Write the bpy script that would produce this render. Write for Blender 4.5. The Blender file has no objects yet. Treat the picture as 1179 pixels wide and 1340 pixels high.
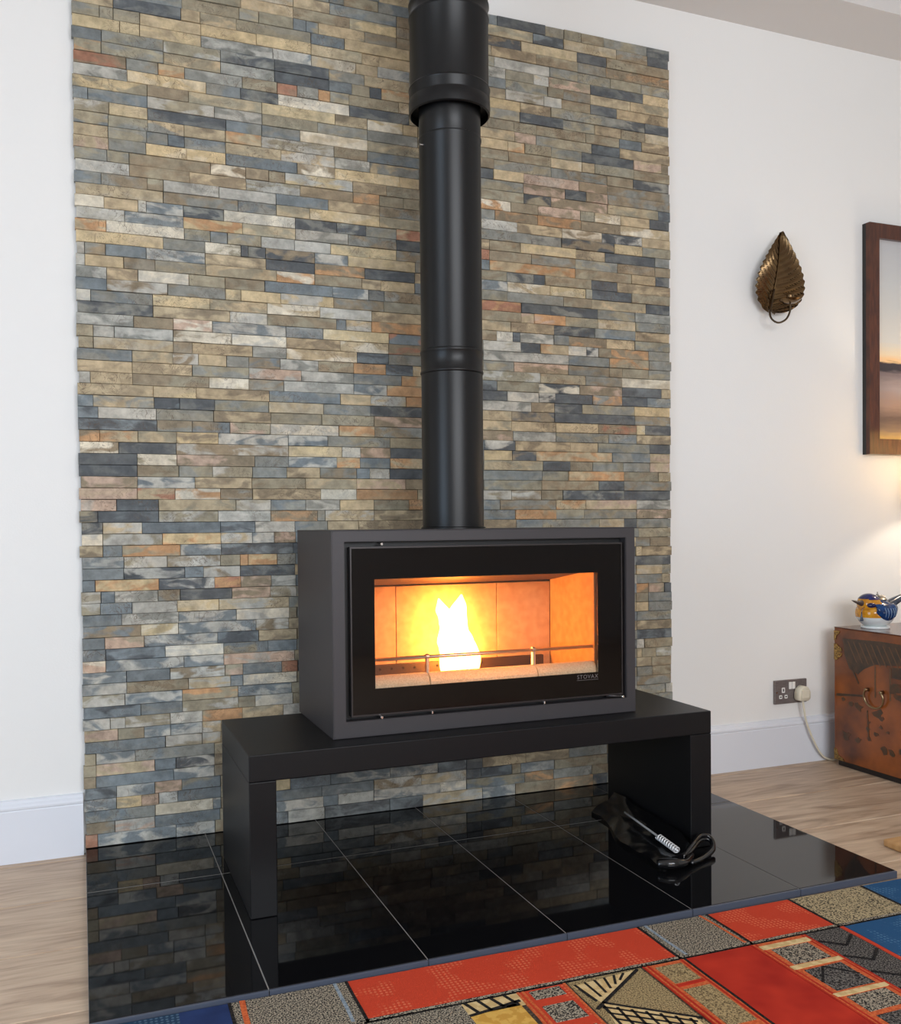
import bpy, bmesh, math, random
from mathutils import Vector, Matrix, noise

random.seed(7)
scene = bpy.context.scene
COL = scene.collection
PI = math.pi

# ------------------------------------------------------------------ camera
cam_data = bpy.data.cameras.new('camera')
cam = bpy.data.objects.new('camera', cam_data)
COL.objects.link(cam)
cam_data.sensor_fit = 'HORIZONTAL'
cam_data.sensor_width = 36.0
cam_data.lens = 1228.54 * 36.0 / 1179.0
cam_data.shift_x = 0.0
cam_data.shift_y = 38.24 / 1179.0
cam_data.clip_start = 0.02
_r = Vector((0.9302632, -0.36677182, -0.00942393))
_d = Vector((-0.01518481, -0.01282488, -0.99980245))
_f = Vector((0.3665785, 0.93022253, -0.01749988))
cam.matrix_world = Matrix(((_r.x, -_d.x, -_f.x, 0.0),
                           (_r.y, -_d.y, -_f.y, -2.7215),
                           (_r.z, -_d.z, -_f.z, 0.8799),
                           (0, 0, 0, 1)))
scene.camera = cam

# ------------------------------------------------------------------ world, daylight, exposure
scene.view_settings.view_transform = 'Standard'
scene.view_settings.look = 'None'
scene.view_settings.gamma = 1.0
scene.view_settings.use_curve_mapping = False
scene.view_settings.exposure = 0.0
world = bpy.data.worlds.new('sky')
scene.world = world
world.use_nodes = True
world.node_tree.nodes['Background'].inputs['Color'].default_value = (0.62, 0.78, 1.0, 1)
world.node_tree.nodes['Background'].inputs['Strength'].default_value = 1.2


def area_light(name, loc, direction, sx, sy, power, color, spread=180):
    l = bpy.data.lights.new(name, 'AREA')
    l.shape = 'RECTANGLE'
    l.size, l.size_y = sx, sy
    l.energy = power
    l.color = color
    l.spread = math.radians(spread)
    o = bpy.data.objects.new(name, l)
    o.location = loc
    o.rotation_euler = Vector(direction).to_track_quat('-Z', 'Y').to_euler()
    COL.objects.link(o)
    return o


# daylight coming in through the glazed door on the left, plus an added fill light behind the camera
area_light('daylight_left', (-1.93, -2.35, 0.80), (1, 0.05, -0.2), 1.5, 1.35, 34, (0.58, 0.78, 1.0))
area_light('daylight_left_upper', (-1.93, -2.35, 1.78), (1, 0.05, 0.05), 1.5, 0.5, 9, (1.0, 0.97, 0.92))
area_light('rear_fill', (0.8, -4.66, 1.55), (0.17, 1, -0.08), 2.3, 1.1, 94, (0.94, 0.965, 1.0))

# ------------------------------------------------------------------ helpers


def lin(c):
    return tuple((x / 255.0 / 12.92) if x / 255.0 <= 0.04045 else ((x / 255.0 + 0.055) / 1.055) ** 2.4 for x in c)


def base_mat(name, rgb, rough=0.5, metal=0.0, spec=0.5):
    m = bpy.data.materials.new(name)
    m.use_nodes = True
    b = m.node_tree.nodes['Principled BSDF']
    b.inputs['Base Color'].default_value = (*lin(rgb), 1)
    b.inputs['Roughness'].default_value = rough
    b.inputs['Metallic'].default_value = metal
    b.inputs['Specular IOR Level'].default_value = spec
    return m, m.node_tree, b


def mat(name, rgb, rough=0.5, metal=0.0, spec=0.5, rgb2=None, scale=30.0, stretch=(1, 1, 1), lo=0.35, hi=0.65,
        bump=0.0, bump_scale=None, detail=4.0):
    """principled material whose colour wanders between rgb and rgb2 by noise, with optional noise relief"""
    m, nt, b = base_mat(name, rgb, rough, metal, spec)
    N, L = nt.nodes, nt.links
    tc = N.new('ShaderNodeTexCoord')
    mp = N.new('ShaderNodeMapping')
    mp.inputs['Scale'].default_value = stretch
    L.new(tc.outputs['Object'], mp.inputs['Vector'])
    nz = N.new('ShaderNodeTexNoise')
    nz.inputs['Scale'].default_value = scale
    nz.inputs['Detail'].default_value = detail
    L.new(mp.outputs['Vector'], nz.inputs['Vector'])
    if rgb2 is not None:
        rp = N.new('ShaderNodeValToRGB')
        rp.color_ramp.elements[0].position = lo
        rp.color_ramp.elements[1].position = hi
        rp.color_ramp.elements[0].color = (*lin(rgb), 1)
        rp.color_ramp.elements[1].color = (*lin(rgb2), 1)
        L.new(nz.outputs['Fac'], rp.inputs['Fac'])
        L.new(rp.outputs['Color'], b.inputs['Base Color'])
    if bump > 0:
        n2 = nz
        if bump_scale:
            n2 = N.new('ShaderNodeTexNoise')
            n2.inputs['Scale'].default_value = bump_scale
            n2.inputs['Detail'].default_value = 3
            L.new(mp.outputs['Vector'], n2.inputs['Vector'])
        bp = N.new('ShaderNodeBump')
        bp.inputs['Strength'].default_value = bump
        bp.inputs['Distance'].default_value = 0.002
        L.new(n2.outputs['Fac'], bp.inputs['Height'])
        L.new(bp.outputs['Normal'], b.inputs['Normal'])
    return m


def obj(name, bm, material, parent=None, smooth=False, kind=None, label=None, sharp=None):
    """link a bmesh given in world coordinates as one mesh object below parent (a thing whose root is unrotated)"""
    me = bpy.data.meshes.new(name)
    off = Vector((0, 0, 0))
    p = parent
    while p is not None:
        off += p.location
        p = p.parent
    if parent is None:
        # put the origin at the base of the shape
        if bm.verts:
            xs = [v.co.x for v in bm.verts]; ys = [v.co.y for v in bm.verts]; zs = [v.co.z for v in bm.verts]
            off = Vector(((min(xs) + max(xs)) / 2, (min(ys) + max(ys)) / 2, min(zs)))
    bmesh.ops.translate(bm, verts=bm.verts, vec=-off)
    bmesh.ops.recalc_face_normals(bm, faces=bm.faces)
    bm.to_mesh(me)
    bm.free()
    o = bpy.data.objects.new(name, me)
    COL.objects.link(o)
    if parent is not None:
        o.parent = parent
    else:
        o.location = off
    for m in (material if isinstance(material, (list, tuple)) else [material]):
        me.materials.append(m)
    if smooth:
        for f in me.polygons:
            f.use_smooth = True
        if sharp:
            me.set_sharp_from_angle(angle=math.radians(sharp))
    if kind:
        o['kind'] = kind
    if label:
        o['label'] = label
    return o


def thing(name, loc, label, category, group=None):
    o = bpy.data.objects.new(name, None)
    o.empty_display_size = 0.05
    o.location = loc
    COL.objects.link(o)
    o['label'] = label
    o['category'] = category
    if group:
        o['group'] = group
    return o


def tag(o, label, category, group=None):
    o['label'] = label
    o['category'] = category
    if group:
        o['group'] = group
    return o


def BM():
    return bmesh.new()


def box(bm, x0, x1, y0, y1, z0, z1, bevel=0.0, seg=1):
    vs = [bm.verts.new(p) for p in ((x0, y0, z0), (x1, y0, z0), (x1, y1, z0), (x0, y1, z0),
                                    (x0, y0, z1), (x1, y0, z1), (x1, y1, z1), (x0, y1, z1))]
    fs = [bm.faces.new([vs[i] for i in q]) for q in ((3, 2, 1, 0), (4, 5, 6, 7), (0, 1, 5, 4), (1, 2, 6, 5), (2, 3, 7, 6), (3, 0, 4, 7))]
    if bevel > 0:
        es = list({e for f in fs for e in f.edges})
        bmesh.ops.bevel(bm, geom=es, offset=bevel, segments=seg, affect='EDGES', profile=0.5)
    return bm


def obox(name, mat_, parent, x0, x1, y0, y1, z0, z1, bevel=0.0, seg=1, **kw):
    return obj(name, box(BM(), x0, x1, y0, y1, z0, z1, bevel, seg), mat_, parent, **kw)


def prism(bm, poly, axis, a0, a1, bevel=0.0):
    """extrude a 2D polygon along an axis; poly coordinates are the other two axes in xyz order"""
    def P(u, v, a):
        return {0: (a, u, v), 1: (u, a, v), 2: (u, v, a)}[axis]
    A = [bm.verts.new(P(u, v, a0)) for u, v in poly]
    B = [bm.verts.new(P(u, v, a1)) for u, v in poly]
    n = len(poly)
    fs = [bm.faces.new(A), bm.faces.new(B[::-1])]
    for i in range(n):
        fs.append(bm.faces.new((A[i], A[(i + 1) % n], B[(i + 1) % n], B[i])))
    bmesh.ops.recalc_face_normals(bm, faces=fs)
    if bevel > 0:
        es = list({e for f in fs for e in f.edges})
        bmesh.ops.bevel(bm, geom=es, offset=bevel, segments=1, affect='EDGES')
    return bm


def ring_frame(bm, X, Z, y0, y1):
    """rectangular frame in the xz plane: X = (outer0, inner0, inner1, outer1), same for Z; front y0, back y1"""
    o = [(X[0], Z[0]), (X[3], Z[0]), (X[3], Z[3]), (X[0], Z[3])]
    i = [(X[1], Z[1]), (X[2], Z[1]), (X[2], Z[2]), (X[1], Z[2])]
    V = [[bm.verts.new((x, y, z)) for x, z in ring] for y in (y0, y1) for ring in (o, i)]
    of, inf, ob, ib = V
    for k in range(4):
        j = (k + 1) % 4
        bm.faces.new((of[k], of[j], inf[j], inf[k]))
        bm.faces.new((ob[j], ob[k], ib[k], ib[j]))
        bm.faces.new((of[j], of[k], ob[k], ob[j]))
        bm.faces.new((inf[k], inf[j], ib[j], ib[k]))
    return bm


def lathe(bm, prof, c=(0, 0, 0), seg=32, axis='z', cap=True):
    """revolve (radius, height) pairs about an axis through c"""
    rings = []
    for r, h in prof:
        ring = []
        for k in range(seg):
            a = 2 * PI * k / seg
            u, v = r * math.cos(a), r * math.sin(a)
            p = {'z': (u, v, h), 'y': (u, h, v), 'x': (h, u, v)}[axis]
            ring.append(bm.verts.new((c[0] + p[0], c[1] + p[1], c[2] + p[2])))
        rings.append(ring)
    for a, b in zip(rings, rings[1:]):
        for k in range(seg):
            bm.faces.new((a[k], a[(k + 1) % seg], b[(k + 1) % seg], b[k]))
    if cap:
        bm.faces.new(rings[0])
        bm.faces.new(rings[-1][::-1])
    return bm


def tube(bm, pts, r, seg=8, cap=True):
    pts = [Vector(p) for p in pts]
    rs = r if isinstance(r, (list, tuple)) else [r] * len(pts)
    t0 = (pts[1] - pts[0]).normalized()
    up = Vector((0, 0, 1)) if abs(t0.z) < 0.9 else Vector((1, 0, 0))
    n = t0.cross(up).normalized()
    rings = []
    for i, p in enumerate(pts):
        t = (pts[min(i + 1, len(pts) - 1)] - pts[max(i - 1, 0)]).normalized()
        n = (n - t * n.dot(t)).normalized()
        b = t.cross(n)
        rings.append([bm.verts.new(p + (n * math.cos(2 * PI * k / seg) + b * math.sin(2 * PI * k / seg)) * rs[i]) for k in range(seg)])
    for a, b in zip(rings, rings[1:]):
        for k in range(seg):
            bm.faces.new((a[k], a[(k + 1) % seg], b[(k + 1) % seg], b[k]))
    if cap:
        bm.faces.new(rings[0][::-1])
        bm.faces.new(rings[-1])
    return bm


def spline(pts, n=8):
    """Catmull-Rom through pts"""
    P = [Vector(p) for p in pts]
    P = [P[0] * 2 - P[1]] + P + [P[-1] * 2 - P[-2]]
    out = []
    for i in range(1, len(P) - 2):
        for k in range(n):
            t = k / n
            a, b, c, d = P[i - 1:i + 3]
            out.append(0.5 * ((2 * b) + (c - a) * t + (2 * a - 5 * b + 4 * c - d) * t * t + (3 * b - a - 3 * c + d) * t ** 3))
    out.append(P[-2])
    return out


def sheet(bm, f, nu, nv, flip=False):
    """grid surface f(u, v), u and v in 0..1"""
    V = [[bm.verts.new(f(i / nu, j / nv)) for j in range(nv + 1)] for i in range(nu + 1)]
    for i in range(nu):
        for j in range(nv):
            bm.faces.new((V[i][j], V[i + 1][j], V[i + 1][j + 1], V[i][j + 1]))
    return bm


# ------------------------------------------------------------------ materials of the room
M_wall = mat('white_wall_paint', (236, 235, 232), 0.85, bump=0.12, scale=220)
M_ceil = mat('white_ceiling_paint', (218, 214, 211), 0.9, bump=0.1, scale=200)
M_trim = mat('white_gloss_trim', (226, 229, 236), 0.35, bump=0.03, scale=60)
M_joint = mat('dark_joint', (34, 31, 28), 0.95)


def oak_material():
    m, nt, b = base_mat('pale_oak', (190, 160, 130), 0.42)
    N, L = nt.nodes, nt.links
    geo = N.new('ShaderNodeNewGeometry')
    oi = N.new('ShaderNodeObjectInfo')
    sh = N.new('ShaderNodeVectorMath'); sh.operation = 'MULTIPLY_ADD'
    L.new(oi.outputs['Random'], sh.inputs[0])
    sh.inputs[1].default_value = (7.0, 3.0, 0)
    L.new(geo.outputs['Position'], sh.inputs[2])
    mp = N.new('ShaderNodeMapping')
    mp.inputs['Scale'].default_value = (1.3, 9, 1)
    L.new(sh.outputs[0], mp.inputs['Vector'])
    n1 = N.new('ShaderNodeTexNoise'); n1.inputs['Scale'].default_value = 2.6; n1.inputs['Detail'].default_value = 7; n1.inputs['Distortion'].default_value = 1.4
    L.new(mp.outputs['Vector'], n1.inputs['Vector'])
    mp2 = N.new('ShaderNodeMapping'); mp2.inputs['Scale'].default_value = (3.5, 60, 1)
    L.new(sh.outputs[0], mp2.inputs['Vector'])
    n2 = N.new('ShaderNodeTexNoise'); n2.inputs['Scale'].default_value = 2.0; n2.inputs['Detail'].default_value = 5
    L.new(mp2.outputs['Vector'], n2.inputs['Vector'])
    rp = N.new('ShaderNodeValToRGB')
    e = rp.color_ramp.elements
    e[0].position, e[0].color = 0.25, (*lin((152, 126, 102)), 1)
    e[1].position, e[1].color = 0.72, (*lin((214, 190, 163)), 1)
    x = e.new(0.48); x.color = (*lin((194, 167, 141)), 1)
    L.new(n1.outputs['Fac'], rp.inputs['Fac'])
    mx = N.new('ShaderNodeMix'); mx.data_type = 'RGBA'; mx.blend_type = 'MULTIPLY'
    mx.inputs[0].default_value = 0.4
    rp2 = N.new('ShaderNodeValToRGB')
    rp2.color_ramp.elements[0].position = 0.3; rp2.color_ramp.elements[0].color = (0.62, 0.58, 0.55, 1)
    rp2.color_ramp.elements[1].position = 0.6; rp2.color_ramp.elements[1].color = (1, 1, 1, 1)
    L.new(n2.outputs['Fac'], rp2.inputs['Fac'])
    L.new(rp.outputs['Color'], mx.inputs[6]); L.new(rp2.outputs['Color'], mx.inputs[7])
    L.new(mx.outputs[2], b.inputs['Base Color'])
    bp = N.new('ShaderNodeBump'); bp.inputs['Strength'].default_value = 0.15; bp.inputs['Distance'].default_value = 0.001
    L.new(n2.outputs['Fac'], bp.inputs['Height']); L.new(bp.outputs['Normal'], b.inputs['Normal'])
    return m


M_oak = oak_material()

# ------------------------------------------------------------------ room shell
X0, X1, Y0, ZC = -1.9, 4.3, -4.6, 2.85


def struct(name, bm, m, parent=None):
    return obj(name, bm, m, parent, kind='structure')


struct('wall_back', box(BM(), X0 - 0.1, X1 + 0.1, 0.0, 0.12, -0.05, ZC + 0.1), M_wall)
struct('wall_right', box(BM(), X1, X1 + 0.1, Y0, 0.0, -0.05, ZC + 0.1), M_wall)
bm = BM()   # left wall with a tall glazed opening
for (a, b, c, d) in ((Y0, -3.15, 0, ZC), (-1.55, 0.0, 0, ZC), (-3.15, -1.55, 2.06, ZC), (-3.15, -1.55, 0, 0.06)):
    box(bm, X0 - 0.1, X0, a, b, c, d)
struct('wall_left', bm, M_wall)
bm = BM()   # wall behind the camera with an opening added for the fill light
for (a, b, c, d) in ((X0, -0.4, 0, ZC), (2.0, X1, 0, ZC), (-0.4, 2.0, 2.15, ZC), (-0.4, 2.0, 0, 0.95)):
    box(bm, a, b, Y0 - 0.1, Y0, c, d)
struct('wall_front', bm, M_wall)
bm = BM()
ring_frame(bm, (0, .06, 1.54, 1.6), (0.06, .12, 1.98, 2.06), 0.0, 0.06)
for v in bm.verts:
    v.co = Vector((X0 - 0.07 + v.co.y, -3.15 + v.co.x, v.co.z))
box(bm, X0 - 0.06, X0 - 0.02, -2.38, -2.32, 0.1, 2.0)
struct('window_1', bm, M_trim)
bm = ring_frame(BM(), (-0.4, -.34, 1.94, 2.0), (.95, 1.01, 2.09, 2.15), Y0 - 0.07, Y0 - 0.02)
box(bm, 0.77, 0.83, Y0 - 0.06, Y0 - 0.02, 1.0, 2.1)
struct('fill_window', bm, M_trim)  # unseen frame added around the rear fill light
ceiling = struct('ceiling', box(BM(), X0 - 0.1, X1 + 0.1, Y0 - 0.1, 0.12, ZC, ZC + 0.1), M_ceil)
# boxed-in bulkhead that runs along the top of the back wall
struct('trim_1', box(BM(), X0, X1, -0.245, 0.0, 2.63, ZC), M_ceil)

floor = struct('floor', box(BM(), X0 - 0.1, X1 + 0.1, Y0 - 0.1, 0.02, -0.06, -0.004), M_joint)
W = 0.283
y = -0.045 + W
row = 0
while y > Y0:
    ya, yb = max(y - W, Y0), min(y, -0.0)
    x = X0 - (0.55, 1.45, 0.85, 1.2)[row % 4]
    while x < X1:
        xe = x + 2.0
        a, b = max(x, X0), min(xe, X1)
        if b - a > 0.05 and yb - ya > 0.02:
            obj('floorboard', box(BM(), a + 0.0009, b - 0.0009, ya + 0.0014, yb - 0.0014, -0.004, 0.0, 0.0022), M_oak, floor)
        x = xe
    y -= W
    row += 1


def baseboard(name, xa, xb):
    prof = [(-0.0, 0.0), (-0.018, 0.0), (-0.018, 0.136), (-0.0165, 0.139), (-0.019, 0.142), (-0.0195, 0.147), (-0.017, 0.152),
            (-0.012, 0.156), (-0.010, 0.160), (-0.008, 0.163), (0.0, 0.165)]
    struct(name, prism(BM(), prof, 0, xa, xb), M_trim)


baseboard('baseboard_left', X0, -0.004)
baseboard('baseboard_right', 1.872, X1)

# ------------------------------------------------------------------ split slate cladding
PAL = {'D': (90, 93, 95), 'G': (139, 139, 131), 'B': (121, 128, 130), 'L': (182, 179, 169), 'W': (213, 204, 184),
       'T': (182, 165, 135), 'Y': (196, 177, 140), 'K': (154, 146, 125), 'O': (187, 147, 108), 'R': (168, 122, 99),
       'P': (188, 163, 143), 'N': (143, 129, 107)}
NEAR = {'D': 'GBG', 'G': 'KLBN', 'B': 'GLGD', 'L': 'GWGK', 'W': 'TLT', 'T': 'KYNL', 'Y': 'TWTK', 'K': 'GTNG', 'O': 'TNT', 'R': 'NPN', 'P': 'TNL', 'N': 'KGKT'}


def slate_material():
    m, nt, b = base_mat('split_slate', (128, 120, 108), 0.72, spec=0.35)
    N, L = nt.nodes, nt.links
    A = N.new('ShaderNodeAttribute'); A.attribute_name = 'ca'
    B = N.new('ShaderNodeAttribute'); B.attribute_name = 'cb'
    geo = N.new('ShaderNodeNewGeometry')
    S = N.new('ShaderNodeAttribute'); S.attribute_name = 'seed'
    ad = N.new('ShaderNodeVectorMath'); ad.operation = 'ADD'
    L.new(geo.outputs['Position'], ad.inputs[0]); L.new(S.outputs['Color'], ad.inputs[1])
    mp = N.new('ShaderNodeMapping'); mp.inputs['Scale'].default_value = (13, 13, 30)
    L.new(ad.outputs[0], mp.inputs['Vector'])
    n1 = N.new('ShaderNodeTexNoise'); n1.inputs['Scale'].default_value = 1.0; n1.inputs['Detail'].default_value = 5; n1.inputs['Distortion'].default_value = 0.8
    L.new(mp.outputs['Vector'], n1.inputs['Vector'])
    rp = N.new('ShaderNodeValToRGB')
    rp.color_ramp.elements[0].position, rp.color_ramp.elements[1].position = 0.46, 0.58
    L.new(n1.outputs['Fac'], rp.inputs['Fac'])
    mx = N.new('ShaderNodeMix'); mx.data_type = 'RGBA'
    L.new(rp.outputs['Color'], mx.inputs[0]); L.new(A.outputs['Color'], mx.inputs[6]); L.new(B.outputs['Color'], mx.inputs[7])
    # cloudy tone
    n2 = N.new('ShaderNodeTexNoise'); n2.inputs['Scale'].default_value = 30; n2.inputs['Detail'].default_value = 9; n2.inputs['Roughness'].default_value = 0.68
    L.new(ad.outputs[0], n2.inputs['Vector'])
    r2 = N.new('ShaderNodeValToRGB')
    r2.color_ramp.elements[0].position, r2.color_ramp.elements[0].color = 0.32, (0.68, 0.675, 0.67, 1)
    r2.color_ramp.elements[1].position, r2.color_ramp.elements[1].color = 0.68, (1.27, 1.27, 1.26, 1)
    L.new(n2.outputs['Fac'], r2.inputs['Fac'])
    m2 = N.new('ShaderNodeMix'); m2.data_type = 'RGBA'; m2.blend_type = 'MULTIPLY'; m2.inputs[0].default_value = 1.0
    L.new(mx.outputs[2], m2.inputs[6]); L.new(r2.outputs['Color'], m2.inputs[7])
    # thin mineral veins and rust flecks
    n3 = N.new('ShaderNodeTexNoise'); n3.inputs['Scale'].default_value = 24; n3.inputs['Detail'].default_value = 3; n3.inputs['Distortion'].default_value = 2.5
    L.new(ad.outputs[0], n3.inputs['Vector'])
    r3 = N.new('ShaderNodeValToRGB')
    e = r3.color_ramp.elements
    e[0].position, e[0].color = 0.478, (0, 0, 0, 1)
    e[1].position, e[1].color = 0.522, (0, 0, 0, 1)
    x = e.new(0.5); x.color = (0.75, 0.75, 0.75, 1)
    L.new(n3.outputs['Fac'], r3.inputs['Fac'])
    n4 = N.new('ShaderNodeTexNoise'); n4.inputs['Scale'].default_value = 6; n4.inputs['Detail'].default_value = 1
    L.new(ad.outputs[0], n4.inputs['Vector'])
    r4 = N.new('ShaderNodeValToRGB'); r4.color_ramp.elements[0].position, r4.color_ramp.elements[1].position = 0.5, 0.62
    L.new(n4.outputs['Fac'], r4.inputs['Fac'])
    mu = N.new('ShaderNodeMath'); mu.operation = 'MULTIPLY'
    L.new(r3.outputs['Color'], mu.inputs[0]); L.new(r4.outputs['Color'], mu.inputs[1])
    m3 = N.new('ShaderNodeMix'); m3.data_type = 'RGBA'
    m3.inputs[7].default_value = (*lin((92, 76, 62)), 1)
    L.new(mu.outputs[0], m3.inputs[0]); L.new(m2.outputs[2], m3.inputs[6])
    L.new(m3.outputs[2], b.inputs['Base Color'])
    # split-face relief
    mp5 = N.new('ShaderNodeMapping'); mp5.inputs['Scale'].default_value = (40, 40, 90)
    L.new(ad.outputs[0], mp5.inputs['Vector'])
    n5 = N.new('ShaderNodeTexNoise'); n5.inputs['Scale'].default_value = 1; n5.inputs['Detail'].default_value = 6
    L.new(mp5.outputs['Vector'], n5.inputs['Vector'])
    bp = N.new('ShaderNodeBump'); bp.inputs['Strength'].default_value = 0.35; bp.inputs['Distance'].default_value = 0.004
    L.new(n5.outputs['Fac'], bp.inputs['Height']); L.new(bp.outputs['Normal'], b.inputs['Normal'])
    return m


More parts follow.
